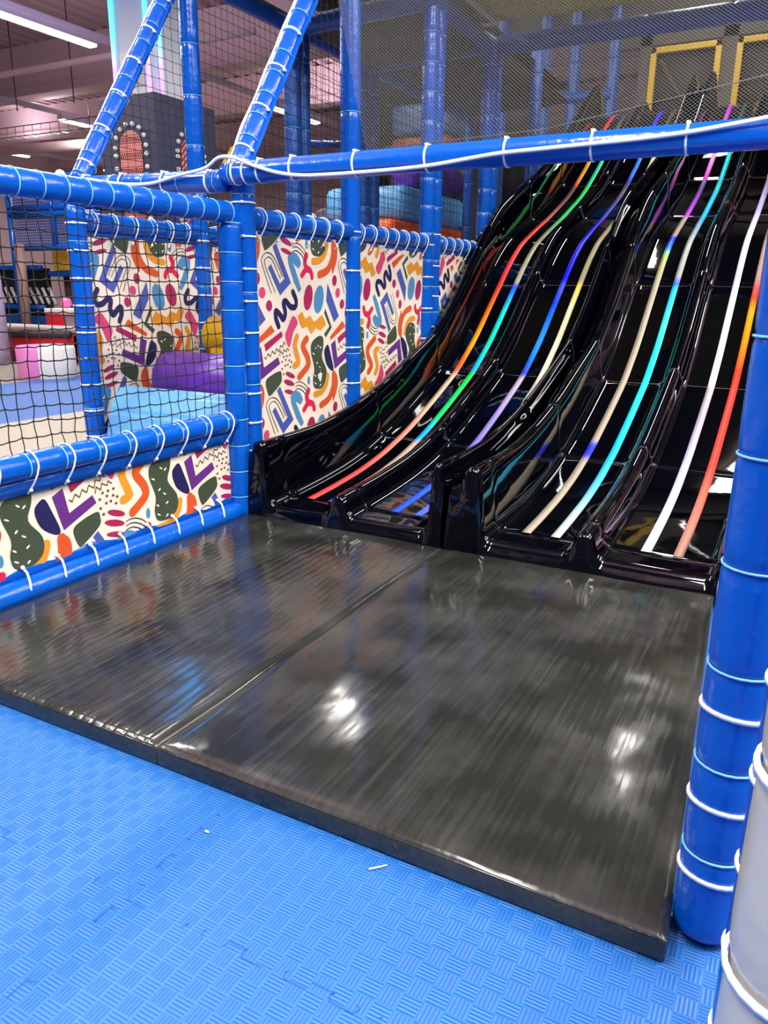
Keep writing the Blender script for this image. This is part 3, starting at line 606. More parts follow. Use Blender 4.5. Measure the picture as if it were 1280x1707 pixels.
def section(kind):
    """(x, h, wall?) across one two-lane unit, left to right, h = height over the lane floor in units of the wall height"""
    if kind == 'L': x0, dv, x1 = -2.2, -1.68, -1.184
    else: x0, dv, x1 = -1.166, -.615, -.085
    w = []
    def W_(x, h): w.append((x, h, True))
    def D_(x, h): w.append((x, h, False))
    W_(x0, -.16); W_(x0, .40); W_(x0+.004, .62); W_(x0+.018, .70); W_(x0+.045, .74); W_(x0+.062, .82); W_(x0+.070, .93); W_(x0+.082, .985); W_(x0+.100, 1.0); W_(x0+.116, .985); W_(x0+.124, .94); W_(x0+.130, .8)
    W_(x0+.142, .45); W_(x0+.150, .16); W_(x0+.158, .07); W_(x0+.172, .018); D_(x0+.195, 0)
    D_((x0+.195+dv-.09)/2, -.002)
    D_(dv-.085, 0); D_(dv-.062, .010); D_(dv-.045, .035); D_(dv-.034, .068); D_(dv-.022, .086); D_(dv-.006, .092); D_(dv+.010, .091); D_(dv+.024, .080); D_(dv+.036, .050); D_(dv+.046, .024); D_(dv+.062, .006); D_(dv+.082, 0)
    D_((dv+.082+x1-.10)/2, -.002)
    q = x1
    D_(q-.105, 0); W_(q-.086, .018); W_(q-.074, .07); W_(q-.067, .16); W_(q-.060, .45); W_(q-.052, .8); W_(q-.048, .93); W_(q-.040, .985); W_(q-.030, 1.0); W_(q-.022, .975); W_(q-.017, .90); W_(q-.013, .80); W_(q-.004, .74); W_(q, .62); W_(q, .40); W_(q, -.16)
    return w
JOINTS = [2.725, 2.875, 3.79, 4.57, 5.30, 6.27, 7.05, 8.42]
def slide(kind, label):
    sec = section(kind); x0, x1 = sec[0][0], sec[-1][0]
    t = empty('wave_slide', ((x0+x1)/2, 2.72, 0), label, 'slide')
    for si in range(len(JOINTS)-1):
        a, b = JOINTS[si], JOINTS[si+1]
        n = max(4, int((b-a)/.045)); ys = [a+(b-a)*k/n for k in range(n+1)]
        ys = [a+.0015, a+.006]+[y for y in ys if a+.01 < y < b-.01]+[b-.006, b-.0015]
        bm = bmesh.new(); rings = []
        for y in ys:
            f = smooth(PROF, y); wh = smooth(WALL, y); e = 0.
            if min(y-a, b-y) < .003: e = .0016
            if si == 0 and y-a < .003: e = .012
            dome = 1.
            if y > 8.15: dome = sqrt(max(0.05, 1-((y-8.15)/.28)**2))
            rings.append([bm.verts.new((x+(.0 if abs(h) < .2 else 0), y, f+(h*wh*dome if wl else h)-e)) for x, h, wl in sec])
        for r0, r1 in zip(rings, rings[1:]):
            for k in range(len(sec)-1): bm.faces.new((r0[k], r1[k], r1[k+1], r0[k+1]))
        if si == 0:   # front face down to the mat, with a rolled lip
            r0 = rings[0]
            lip = [bm.verts.new((v.co.x, v.co.y-.008, v.co.z-.012)) for v in r0]
            base = [bm.verts.new((v.co.x+(-.004 if k < 3 else 0), v.co.y-.016, .001)) for k, v in enumerate(lip)]
            mid = [bm.verts.new((v.co.x, v.co.y-.0105, v.co.z*.45)) for v in lip]
            for p, q in ((r0, lip), (lip, mid), (mid, base)):
                for k in range(len(sec)-1): bm.faces.new((p[k], p[k+1], q[k+1], q[k]))
        if si == len(JOINTS)-2:
            r0 = rings[-1]; base = [bm.verts.new((v.co.x, v.co.y+.01, 2.4)) for v in r0]
            for k in range(len(sec)-1): bm.faces.new((r0[k], base[k], base[k+1], r0[k+1]))
        # underside skirt so that the shell reads as solid from the side
        for k in (0, -1):
            for r0, r1 in zip(rings, rings[1:]):
                q0 = bm.verts.new((r0[k].co.x, r0[k].co.y, r0[k].co.z-.10)) if r0[k].co.z > .1 else bm.verts.new((r0[k].co.x, r0[k].co.y, 0.))
                q1 = bm.verts.new((r1[k].co.x, r1[k].co.y, max(0, r1[k].co.z-.10)))
                bm.faces.new((r0[k], q0, q1, r1[k]))
        bmesh.ops.remove_doubles(bm, verts=bm.verts, dist=.0002)
        bmesh.ops.recalc_face_normals(bm, faces=bm.faces)
        build('slide_section', bm, GLOSS, t)
    return t
def tape(t, x, m, wd=.036, y0=2.885, y1=8.4):
    bm = bmesh.new(); pr = None; y = y0
    while y <= y1:
        z = smooth(PROF, y)+.0012
        r = [bm.verts.new((x-wd/2, y, z)), bm.verts.new((x+wd/2, y, z)), bm.verts.new((x+wd/2, y, z-.004)), bm.verts.new((x-wd/2, y, z-.004))]
        if pr:
            for k in range(4): bm.faces.new((pr[k], pr[(k+1) % 4], r[(k+1) % 4], r[k]))
        pr = r; y += .04
    bmesh.ops.recalc_face_normals(bm, faces=bm.faces)
    o = build('holographic_tape', bm, m, t); return o
TAPES = dict(  # foil reflections painted as fixed colours, bright and dim stretches included
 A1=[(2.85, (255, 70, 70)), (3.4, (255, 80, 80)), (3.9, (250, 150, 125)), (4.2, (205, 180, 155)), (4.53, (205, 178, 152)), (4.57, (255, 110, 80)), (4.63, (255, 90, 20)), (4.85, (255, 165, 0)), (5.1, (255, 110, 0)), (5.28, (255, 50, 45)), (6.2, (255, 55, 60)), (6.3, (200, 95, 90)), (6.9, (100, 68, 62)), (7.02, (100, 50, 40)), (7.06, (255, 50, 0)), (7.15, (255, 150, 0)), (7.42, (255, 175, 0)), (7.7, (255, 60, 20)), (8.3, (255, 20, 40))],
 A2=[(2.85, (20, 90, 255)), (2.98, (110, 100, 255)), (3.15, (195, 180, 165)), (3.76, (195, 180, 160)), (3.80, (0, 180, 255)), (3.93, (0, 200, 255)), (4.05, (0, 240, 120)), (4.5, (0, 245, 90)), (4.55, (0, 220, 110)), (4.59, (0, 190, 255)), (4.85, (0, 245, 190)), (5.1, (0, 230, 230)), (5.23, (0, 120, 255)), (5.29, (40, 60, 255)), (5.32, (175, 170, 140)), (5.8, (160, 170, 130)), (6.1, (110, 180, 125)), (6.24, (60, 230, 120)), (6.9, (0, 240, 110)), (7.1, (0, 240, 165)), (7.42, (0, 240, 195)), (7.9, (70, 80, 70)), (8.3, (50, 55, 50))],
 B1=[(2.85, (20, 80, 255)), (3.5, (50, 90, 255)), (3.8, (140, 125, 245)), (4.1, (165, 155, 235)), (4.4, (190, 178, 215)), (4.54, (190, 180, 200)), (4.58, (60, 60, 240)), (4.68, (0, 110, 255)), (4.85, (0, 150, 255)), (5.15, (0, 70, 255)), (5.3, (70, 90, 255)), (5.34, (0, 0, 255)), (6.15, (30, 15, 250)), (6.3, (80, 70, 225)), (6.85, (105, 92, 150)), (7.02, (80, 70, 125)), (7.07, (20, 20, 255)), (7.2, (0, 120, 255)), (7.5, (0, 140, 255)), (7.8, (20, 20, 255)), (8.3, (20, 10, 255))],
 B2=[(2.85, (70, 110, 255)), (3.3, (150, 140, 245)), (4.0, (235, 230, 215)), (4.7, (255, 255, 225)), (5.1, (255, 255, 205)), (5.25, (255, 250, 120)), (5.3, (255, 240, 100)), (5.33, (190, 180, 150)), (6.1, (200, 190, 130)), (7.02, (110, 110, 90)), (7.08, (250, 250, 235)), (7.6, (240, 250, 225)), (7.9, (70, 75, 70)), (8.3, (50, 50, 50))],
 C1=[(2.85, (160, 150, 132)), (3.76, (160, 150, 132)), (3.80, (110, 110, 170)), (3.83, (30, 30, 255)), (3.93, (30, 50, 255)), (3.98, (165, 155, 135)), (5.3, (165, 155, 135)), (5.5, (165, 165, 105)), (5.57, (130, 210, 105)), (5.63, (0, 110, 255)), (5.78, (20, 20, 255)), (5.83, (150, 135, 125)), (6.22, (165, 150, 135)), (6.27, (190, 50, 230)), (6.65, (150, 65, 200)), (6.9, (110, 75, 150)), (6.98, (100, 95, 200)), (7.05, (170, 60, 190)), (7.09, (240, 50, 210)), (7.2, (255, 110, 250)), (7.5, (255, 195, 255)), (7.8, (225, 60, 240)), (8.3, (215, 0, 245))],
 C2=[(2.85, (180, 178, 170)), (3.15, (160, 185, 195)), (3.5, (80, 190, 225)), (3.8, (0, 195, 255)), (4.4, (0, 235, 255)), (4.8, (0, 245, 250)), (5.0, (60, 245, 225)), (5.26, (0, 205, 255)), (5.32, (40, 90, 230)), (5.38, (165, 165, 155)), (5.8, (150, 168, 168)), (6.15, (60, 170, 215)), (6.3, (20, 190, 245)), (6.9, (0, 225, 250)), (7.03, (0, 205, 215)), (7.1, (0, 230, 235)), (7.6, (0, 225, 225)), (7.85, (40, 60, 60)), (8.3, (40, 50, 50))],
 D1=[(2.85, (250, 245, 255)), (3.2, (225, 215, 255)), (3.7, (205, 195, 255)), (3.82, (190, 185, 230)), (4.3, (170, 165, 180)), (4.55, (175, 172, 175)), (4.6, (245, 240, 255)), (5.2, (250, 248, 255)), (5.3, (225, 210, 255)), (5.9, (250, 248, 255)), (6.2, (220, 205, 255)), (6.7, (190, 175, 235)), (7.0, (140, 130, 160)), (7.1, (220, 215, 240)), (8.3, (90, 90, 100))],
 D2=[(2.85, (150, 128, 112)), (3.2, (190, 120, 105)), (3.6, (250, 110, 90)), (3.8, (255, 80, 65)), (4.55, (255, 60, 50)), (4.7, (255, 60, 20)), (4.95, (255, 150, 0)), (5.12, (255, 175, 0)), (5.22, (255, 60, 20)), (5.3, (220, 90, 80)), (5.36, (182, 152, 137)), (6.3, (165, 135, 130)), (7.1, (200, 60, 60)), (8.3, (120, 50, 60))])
sL = slide('L', 'left black two-lane wave slide next to the patterned fence')
sR = slide('R', 'right black two-lane wave slide next to the big blue post')
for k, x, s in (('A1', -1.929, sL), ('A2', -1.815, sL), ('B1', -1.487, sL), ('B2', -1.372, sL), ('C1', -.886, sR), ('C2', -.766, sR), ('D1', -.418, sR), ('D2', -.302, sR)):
    o = tape(s, x, tape_mat('holographic_tape_'+k, TAPES[k]))
# right hand outer wall beyond the slides: side blocks of the frame
TOPDECK = mat('dark_deck_vinyl', rgb(44, 42, 42), .4)
bm = bmesh.new(); box(bm, (-2.25, 8.44, 2.52), (.055, 9.34, 2.66), .02)
tag(build('top_platform', bm, TOPDECK), 'dark padded platform behind the tops of the black slides', 'platform')

# ================================================================== LEFT FENCE (plane x = -2.2)
XF = -2.2
rail('padded_rail', (XF, 1.0, 1.305), (XF, 2.70, 1.30), .045, 'thick blue top rail of the near left fence, stitched in rings', pitch=.092)
rail('padded_rail', (XF, 1.0, .43), (XF, 2.67, .43), .044, 'blue lower rail under the near net, laced with white ties', pitch=.142, tie=.142, drop=.045, flange=.05)
t = rail('padded_rail', (XF, 1.0, .012), (XF, 2.70, .012), .044, 'low blue edge rail along the left side of the black mat', pitch=5, flange=.045, fdir=(-.25, 0, 1))
# lacing of the low rail: short straps over the tube
bm = bmesh.new()
ringtube(bm, [(-.004, 0, .078), (.022, -.004, .066), (.036, -.008, .040), (.040, -.010, .012), (.034, -.012, -.008)], .0042, 6)
g = bmesh.ops.create_icosphere(bm, subdivisions=1, radius=.009)
for v in g['verts']: v.co += V((-.004, 0, .078))
first = build('lacing_strap', bm, WHITE, t, world=False); first.location = (0, .42, 0)
for k in range(1, 9):
    o = first.copy(); COL.objects.link(o); o.parent = t; o.location = (0, .42+.142*k, 0)
post(XF, 2.712, -.02, 1.262, .050, 'corner post half with cyan stitching only, holding the near net', pitch=.118, phase=.1)
post(XF-.002, 2.815, -.02, 1.47, .051, 'corner post half with white ties, taller one under the crossing rail', pitch=.4, tie=.132, phase=.2, tiephase=.03)
rail('padded_rail', (XF, 2.86, 1.292), (XF, 3.70, 1.292), .043, 'blue top rail over the first patterned panel, tied with white loops', pitch=.132, tie=.132, drop=.05, flange=.022)
rail('padded_rail', (XF, 3.73, 1.292), (XF, 4.66, 1.292), .043, 'blue top rail over the second patterned panel', pitch=.132, tie=.132, drop=.05, flange=.022)
rail('padded_rail', (XF, 4.82, 1.292), (XF, 5.58, 1.292), .043, 'short blue top rail over the third panel touching the slide', pitch=.132, tie=.132, drop=.05, flange=.022)
post(XF, 3.717, 0, 2.62, .052, 'blue post between the first and second patterned panels', pitch=.6, tie=.2, tiephase=.1)
post(XF, 4.655, 0, 2.62, .048, 'front half of the double blue post after the second panel', pitch=.16, tie=.19, tiephase=.12)
post(XF, 4.755, 0, 2.62, .048, 'back half of the double blue post after the second panel', pitch=.16, tie=.19, tiephase=.02)
post(XF, 5.62, 1.0, 2.62, .05, 'front half of the double post rising behind the slide edge', pitch=.16)
post(XF, 5.73, 1.0, 2.62, .05, 'back half of the double post rising behind the slide edge', pitch=.16)
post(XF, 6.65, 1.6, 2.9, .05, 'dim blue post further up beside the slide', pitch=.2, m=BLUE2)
# printed panels
panel(XF, 2.866, 3.665, .04, 1.24, 'first patterned panel from the corner post, tall and fully visible', lambda a, b: (a, b))
panel(XF, 3.775, 4.605, .3, 1.24, 'second patterned panel, between the single and the double post', lambda a, b: (7.191-a, 1.299-b))
panel(XF, 4.805, 5.6, .7, 1.24, 'third patterned panel, small corner cut off by the slide', lambda a, b: (7.191+.848-a, 1.301-b))
panel(XF-.014, 1.0, 2.66, .03, .40, 'low patterned panel beneath the near net', lambda a, b: (a-1.145, b-.418), side=1, ripple=.002)
net('safety_net', (XF, 1.0, .465), (0, .0515, 0), (0, 0, .050), 32, 16, .0022, 'near black knotted net between the two blue rails', wob=.009)

# ================================================================== FAR FENCE (plane x = -3.15) and toddler foam
XB = -3.15
FT = 1.335
post(XB, 2.745, FZ, 1.37, .048, 'blue end post of the far fence, free standing behind the net', pitch=.4, tie=.128, tiephase=.07)
rail('padded_rail', (XB, 2.78, 1.30), (XB, 4.6, 1.29), .045, 'blue top rail of the far fence seen through the near net', pitch=.13, tie=.13, drop=.05, flange=.02)
post(XB, 3.62, FZ, 2.60, .05, 'blue post of the far fence rising to the dark beam', pitch=.25, tie=.15, tiephase=.1)
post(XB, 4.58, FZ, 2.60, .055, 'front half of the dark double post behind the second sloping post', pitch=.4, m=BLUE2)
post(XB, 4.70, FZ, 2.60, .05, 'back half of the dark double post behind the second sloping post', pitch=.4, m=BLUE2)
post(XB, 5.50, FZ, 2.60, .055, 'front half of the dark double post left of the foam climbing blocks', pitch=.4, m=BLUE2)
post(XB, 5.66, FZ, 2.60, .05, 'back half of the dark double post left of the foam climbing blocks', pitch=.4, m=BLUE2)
panel(XB, 2.80, 3.57, FZ+.01, 1.235, 'far patterned panel left of its middle post, behind the net', lambda a, b: (5.999-a, b))
panel(XB, 3.67, 4.53, FZ+.01, 1.235, 'narrow far patterned panel above the yellow roller', lambda a, b: (5.999-a, b))
YEL, PUR, SKY = mat('yellow_vinyl', rgb(232, 186, 20), .35), mat('purple_vinyl', rgb(96, 44, 160), .35, bump=(12, .2, .01)), mat('light_blue_vinyl', rgb(96, 168, 226), .4, bump=(8, .2, .01))
ORG = mat('orange_vinyl', rgb(240, 82, 12), .35, bump=(14, .25, .012)); RED = mat('red_vinyl', rgb(196, 30, 46), .4, bump=(6, .3, .02))
bm = bmesh.new(); ringtube(bm, [(-3.0, 3.52, .73), (-2.99, 3.52, .73), (-2.36, 3.52, .73), (-2.35, 3.52, .73)], [.10, .115, .115, .10], 28)
box(bm, (-2.95, 3.42, FZ), (-2.4, 3.6, .73), .01)
tag(build('foam_roller', bm, YEL), 'yellow foam roller behind the purple one', 'soft play block')
bm = bmesh.new(); ringtube(bm, [(-3.02, 3.16, .52), (-3.0, 3.16, .52), (-2.32, 3.16, .52), (-2.30, 3.16, .52)], [.13, .15, .15, .13], 32)
box(bm, (-2.98, 3.02, FZ), (-2.34, 3.30, .52), .012)
tag(build('foam_roller', bm, PUR), 'purple rounded foam roller above the light blue ramp', 'soft play block')
bm = bmesh.new()
pf = [(2.62, FZ), (2.74, .40), (2.80, .50), (2.84, .515), (3.0, .49), (3.0, FZ)]
q = [[bm.verts.new((x, y, z)) for y, z in pf] for x in (-3.05, -2.28)]
for i in range(len(pf)): bm.faces.new((q[0][i-1], q[0][i], q[1][i], q[1][i-1]))
bm.faces.new(q[0]); bm.faces.new(q[1][::-1]); bmesh.ops.recalc_face_normals(bm, faces=bm.faces)
bmesh.ops.bevel(bm, geom=list(bm.edges), offset=.02, segments=2, affect='EDGES')
tag(build('foam_ramp', bm, SKY, smooth=False), 'light blue foam ramp in front of the purple roller', 'soft play block')

# ================================================================== CROSS RAILS, SLOPING POSTS, MESH
YC, ZC = 2.745, 1.456
t = rail('padded_rail', (XF-.03, YC, ZC), (.02, YC, 1.458), .0455, 'long blue crossing rail in front of the slides, with white cable', pitch=9)
ties(t, (XF, YC, ZC), (.0, YC, 1.458), .0455, .30, .03, head=(0, -.6, 1)); ties(t, (XF, YC, ZC), (-2.0, YC, ZC), .0455, .07, .085, head=(0, -.6, 1))
t = rail('padded_rail', (XF-.04, YC+.01, 1.43), (-3.14, YC+.01, 1.45), .045, 'blue rail running left from the corner post to the far fence', pitch=.2)
ties(t, (XF-.04, YC+.01, 1.43), (-3.1, YC, 1.45), .045, .24, .08, head=(0, -.6, 1))
def sloping(x, label, cable_off):
    d = V((0, .576, .818)).normalized(); p0 = V((x, YC+.01, ZC+.01)); p1 = p0+d*1.5
    t = rail('sloping_post', p0, p1, .043, label, pitch=.115)
    t['category'] = 'post'
    ties(t, p0, p1, .044, .21, .1, head=(1, -.3, 0))
    bm = bmesh.new(); ringtube(bm, [p0+V(cable_off)+d*k*.06+V((.004*sin(k*1.3), .003*sin(k), 0)) for k in range(26)], .0065, 8)
    build('white_cable', bm, WHITE, t)
    # flap on the slide side laced with pegs
    bm = bmesh.new(); n = d.cross(V((1, 0, 0)))
    a = [p0+V((.03, 0, 0))+d*k*.06 for k in range(26)]
    for k in range(25):
        f = [a[k], a[k+1], a[k+1]+V((.035, .004*sin(k), 0)), a[k]+V((.035, .004*sin(k-1.), 0))]
        bm.faces.new([bm.verts.new(v) for v in f]); bm.faces.new([bm.verts.new(v+n*.003) for v in f[::-1]])
    build('lacing_flap', bm, BLUE, t)
sloping(XF+.02, 'sloping blue post rising from the corner over the slides', (-.035, -.036, .0))
sloping(-3.12, 'sloping blue post at the upper left, in front of the arched box', (-.040, -.030, .0))
# white cable over the crossing rail
bm = bmesh.new()
cp = [(-3.0, 2.70, 1.47), (-2.8, 2.70, 1.44), (-2.62, 2.70, 1.432), (-2.45, 2.695, 1.455), (-2.3, 2.695, 1.475), (-2.22, 2.69, 1.51), (-2.14, 2.69, 1.505), (-2.05, 2.69, 1.472), (-1.93, 2.69, 1.438), (-1.82, 2.69, 1.422), (-1.7, 2.69, 1.418), (-1.55, 2.69, 1.418), (-1.4, 2.69, 1.420), (-1.25, 2.69, 1.426), (-1.1, 2.69, 1.44), (-1.0, 2.69, 1.448), (-.85, 2.69, 1.452), (-.7, 2.69, 1.456), (-.55, 2.69, 1.46), (-.4, 2.69, 1.468), (-.25, 2.69, 1.483), (-.1, 2.69, 1.50), (.02, 2.69, 1.50)]
sm = []
for i in range(len(cp)-1):
    p = [V(cp[max(0, min(len(cp)-1, i+k-1))]) for k in range(4)]
    for k in range(5):
        s = k/5; sm.append(.5*(2*p[1]+(p[2]-p[0])*s+(2*p[0]-5*p[1]+4*p[2]-p[3])*s*s+(3*p[1]-p[0]-3*p[2]+p[3])*s**3))
ringtube(bm, sm, .0072, 8); tag(build('white_cable', bm, WHITE), 'white cable snaking along the long crossing rail', 'cable')
# nets
SL = V((0, .576, .818)).normalized()
net('safety_net', (XB, 2.8, 1.36), (0, .052, 0), (0, 0, .052), 88, 24, .0015, 'black net of the far plane above the far fence', wob=.004, clip=lambda p: p.z < 1.46+(p.y-2.72)*1.42)
net('safety_net', (XF, 2.88, 1.34), (0, .052, 0), (0, 0, .052), 54, 24, .0016, 'black net above the patterned panels beside the slide', wob=.005, clip=lambda p: p.z < 1.46+(p.y-2.80)*1.42)
# fine mesh over the slides, stretched up from the crossing rail
def fine_clip(p):
    s = (p.y-2.755)/.5; return p.x > -1.60-.29*s
tmp = empty('fine_mesh', (-1, 2.755, 1.48), 'fine grey mesh sheet stretched up from the crossing rail over the slides', 'mesh')
bm = bmesh.new(); W_, H_ = 2.6, 1.25; st = .0105; o3 = V((-2.3, 2.76, 1.485)); U = V((1, 0, 0))
def clip_seg(a, b):
    # keep u range right of the slanting left edge
    def ins(q): return q[0]-(.74-.50*q[1]) 
    fa, fb = ins(a), ins(b)
    if fa < 0 and fb < 0: return None
    if fa < 0: k = fa/(fa-fb); a = (a[0]+(b[0]-a[0])*k, a[1]+(b[1]-a[1])*k)
    elif fb < 0: k = fa/(fa-fb); b = (a[0]+(b[0]-a[0])*k, a[1]+(b[1]-a[1])*k)
    return a, b
for sgn in (1, -1):
    k = -H_
    while k < W_+H_:
        # lines u = k + sgn*v
        v0, v1 = 0., H_
        us = (k+sgn*v0, k+sgn*v1)
        a, b = (us[0], v0), (us[1], v1)
        # clip to 0..W_
        def cl(a, b, lim, s):
            fa, fb = s*(a[0]-lim), s*(b[0]-lim)
            if fa < 0 and fb < 0: return None
            if fa < 0: q = fa/(fa-fb); a = (lim, a[1]+(b[1]-a[1])*q)
            elif fb < 0: q = fa/(fa-fb); b = (lim, a[1]+(b[1]-a[1])*q)
            return a, b
        r_ = cl(a, b, 0, 1)
        if r_: r_ = cl(r_[0], r_[1], W_, -1)
        if r_: r_ = clip_seg(*r_)
        if r_:
            pts = []
            for j in range(9):
                q = (r_[0][0]+(r_[1][0]-r_[0][0])*j/8, r_[0][1]+(r_[1][1]-r_[0][1])*j/8)
                p = o3+U*q[0]+SL*q[1]
                pts.append(p+V((0, -.6, .4))*(.02*noise.noise(p*2.1)))
            ringtube(bm, pts, .0007, 3, caps=False)
        k += st*1.35
build('mesh_sheet', bm, MESHC, tmp)
# folds: rope hems lying in the mesh
bm = bmesh.new(); ringtube(bm, [(-1.5, 2.79, 1.515), (-.9, 2.80, 1.53), (-.45, 2.83, 1.60), (.02, 2.88, 1.68)], .002, 6); build('hem_cord', bm, MESHC, tmp)

# ================================================================== UPPER STRUCTURE
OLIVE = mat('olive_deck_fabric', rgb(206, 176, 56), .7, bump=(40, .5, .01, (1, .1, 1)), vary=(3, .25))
DKOL = mat('shaded_olive_fabric', rgb(84, 74, 52), .8, vary=(4, .2))  # olive fabric again, darkened in colour where less light falls
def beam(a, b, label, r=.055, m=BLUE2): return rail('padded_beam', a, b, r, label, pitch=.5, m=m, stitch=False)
ZB = 2.63
beam((XB, 3.6, 2.60), (XB, 7.6, 2.60), 'dark blue beam running back over the far fence')
beam((XB, 4.64, 2.60), (XF, 4.64, ZB), 'blue cross beam between the two double posts')
beam((XB, 5.6, 2.60), (XF, 5.6, ZB), 'blue cross beam one bay further back over the play frame')
beam((XF, 3.7, ZB), (XF, 5.6, ZB), 'blue beam running back above the left edge of the slides')
beam((XF, 5.67, ZB), (.1, 5.67, ZB), 'long blue beam crossing over the slides behind the mesh', r=.06)
def saggy(name, x0, x1, y0, y1, z, sag, m, label):
    bm = bmesh.new(); n = 20; G = [[None]*(n+1) for _ in range(n+1)]
    for s in (0, 1):
        for i in range(n+1):
            for j in range(n+1):
                u, v = i/n, j/n; e = min(1, 6*min(u, 1-u))*min(1, 6*min(v, 1-v))
                G[i][j] = bm.verts.new((x0+(x1-x0)*u, y0+(y1-y0)*v, z+.1*s-(sag*sqrt(e) if not s else 0)))
        for i in range(n):
            for j in range(n): bm.faces.new((G[i][j], G[i+1][j], G[i+1][j+1], G[i][j+1]))
    bmesh.ops.recalc_face_normals(bm, faces=bm.faces)
    return tag(build(name, bm, m), label, 'deck')
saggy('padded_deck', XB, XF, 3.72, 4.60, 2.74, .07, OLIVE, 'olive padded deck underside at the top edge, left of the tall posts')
saggy('padded_deck', XB, XF, 4.68, 5.6, 2.66, .13, DKOL, 'shade-coloured sagging deck underside between the tall posts')
saggy('padded_deck', XB, XF, 5.68, 7.6, 2.66, .10, DKOL, 'shade-coloured deck underside furthest back in the left bay')
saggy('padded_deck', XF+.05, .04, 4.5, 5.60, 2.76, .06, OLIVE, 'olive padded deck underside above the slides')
BLOCKM = mat('lightblock_fabric', rgb(70, 62, 52), .8)
plane_ = bmesh.new(); box(plane_, (-4.5, 6.0, 4.502), (.05, 9.75, 4.55)); tag(build('lightblock', plane_, BLOCKM, smooth=False), 'added unseen dark canopy high above the slide tops', 'lightblock')  # unseen, put in to keep the hall lamps off the upper bay
lamp(-1.15, 6.3, 8.6, 'added unseen lamp under the dark canopy over the slide tops', z=4.20, power=42)  # added lamp out of view, brightens the upper tapes and gives glints
# unseen dark panel right of the slides, added to darken reflections
WALLM = mat('dark_wall_panel', rgb(58, 54, 50), .6, vary=(3, .25))
bm = bmesh.new(); box(bm, (.06, 6.2, 1.9), (.10, 10.4, 4.5)); tag(build('reflection_panel', bm, WALLM, smooth=False), 'added unseen dark panel for reflections, to the right of the slides', 'panel')
# back wall at the top platform with yellow window frames
YELF = mat('yellow_painted_frame', rgb(226, 178, 20), .5)
GRYW = mat('grey_wall_board', rgb(88, 82, 76), .7, vary=(3, .15))
DKW = mat('dark_brown_board', rgb(52, 44, 38), .7)
YW = 9.4
bm = bmesh.new()
for (xa, xb, za, zb) in ((-1.98, -1.86, 2.6, 4.3), (-1.16, -1.02, 2.6, 4.3), (-.25, .06, 2.6, 4.3), (-2.3, .06, 3.50, 4.4), (-2.3, -1.98, 2.6, 2.8)): box(bm, (xa, YW, za), (xb, YW+.1, zb))
tag(build('end_wall', bm, GRYW, smooth=False), 'grey board wall behind the slide tops with window openings', 'wall')
for (xa, xb, za, zb, lab) in ((-1.86, -1.16, 2.7, 3.47, 'left yellow window frame behind the slide tops'), (-1.02, -.25, 2.7, 3.47, 'right yellow window frame behind the slide tops')):
    t = empty('window_frame', ((xa+xb)/2, YW, za), lab, 'frame')
    bm = bmesh.new(); w_ = .06
    for q in (((xa, za), (xa+w_, zb)), ((xb-w_, za), (xb, zb)), ((xa, zb-w_), (xb, zb)), ((xa, za), (xb, za+w_))): box(bm, (q[0][0], YW-.05, q[0][1]), (q[1][0], YW+.01, q[1][1]), .006)
    build('frame_border', bm, YELF, t)
    bm = bmesh.new(); box(bm, (xa+.02, YW+.02, za), (xb-.02, YW+.05, zb)); build('backing_board', bm, DKW, t)
    if xa < -1.5:
        bm = bmesh.new(); ringtube(bm, [(xa+.1, YW-.01, zb-.12), (xb-.25, YW-.01, za+.1)], .018, 8); build('diagonal_brace', bm, DKOL, t)
for x, lab in ((-3.45, 'leftmost dim blue post behind the slide tops'), (-2.95, 'second dim blue post behind the slide tops'), (-2.62, 'third dim blue post, left of the grey wall'), (-2.2, 'dim blue post joining the grey wall')):
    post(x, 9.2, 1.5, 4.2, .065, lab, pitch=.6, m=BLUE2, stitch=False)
beam((-4.4, 9.15, 3.05), (-2.2, 9.15, 3.02), 'far dim blue beam behind the slide tops')
bm = bmesh.new(); box(bm, (-4.3, 9.3, 3.78), (.06, 9.36, 4.5)); tag(build('top_fascia', bm, GRYW, smooth=False), 'grey board band above the far posts', 'board')
# foam climbing blocks behind

XS = -3.5
def fblock(a, b, m, label, bev=.06):
    bm = bmesh.new(); box(bm, a, b, bev); return tag(build('foam_block', bm, m), label, 'soft play block')
fblock((-4.3, 6.5, FZ), (-3.4, 8.2, 1.14), WALLM, 'dark padded platform carrying the low orange foam block', .03)
fblock((-4.4, 8.27, FZ), (-3.4, 9.2, 2.41), WALLM, 'tall dark padded platform carrying the upper foam blocks', .03)
fblock((-4.3, 6.55, 1.15), (-3.42, 8.2, 1.62), ORG, 'orange foam block low behind the net beside the slide')
fblock((-4.3, 6.75, 1.62), (-3.42, 8.2, 1.93), SKY, 'light blue foam block on top of the low orange one', .08)
bm = bmesh.new(); ringtube(bm, [(-3.6, 7.1, 2.08), (-3.6, 7.12, 2.08), (-3.6, 8.2, 2.1)], [.1, .15, .15], 24); tag(build('foam_roller', bm, PUR), 'purple foam roller lying over the light blue block', 'soft play block')
fblock((-4.4, 8.3, 2.42), (-3.7, 9.05, 2.62), mat('shaded_orange_vinyl', rgb(150, 66, 34), .5), 'upper shade-darkened orange foam block behind the mesh', .05)  # orange vinyl darkened to paint in the shade up here
fblock((-4.4, 8.3, 2.63), (-3.7, 9.1, 2.95), mat('shaded_blue_vinyl', rgb(66, 98, 140), .5), 'upper blue foam block behind the mesh, above the orange one')  # blue vinyl darkened likewise, shade put into the colour
beam((-4.9, 7.1, 2.42), (-4.9, 10.3, 2.86), 'thin blue rail crossing behind the dark posts', r=.04)
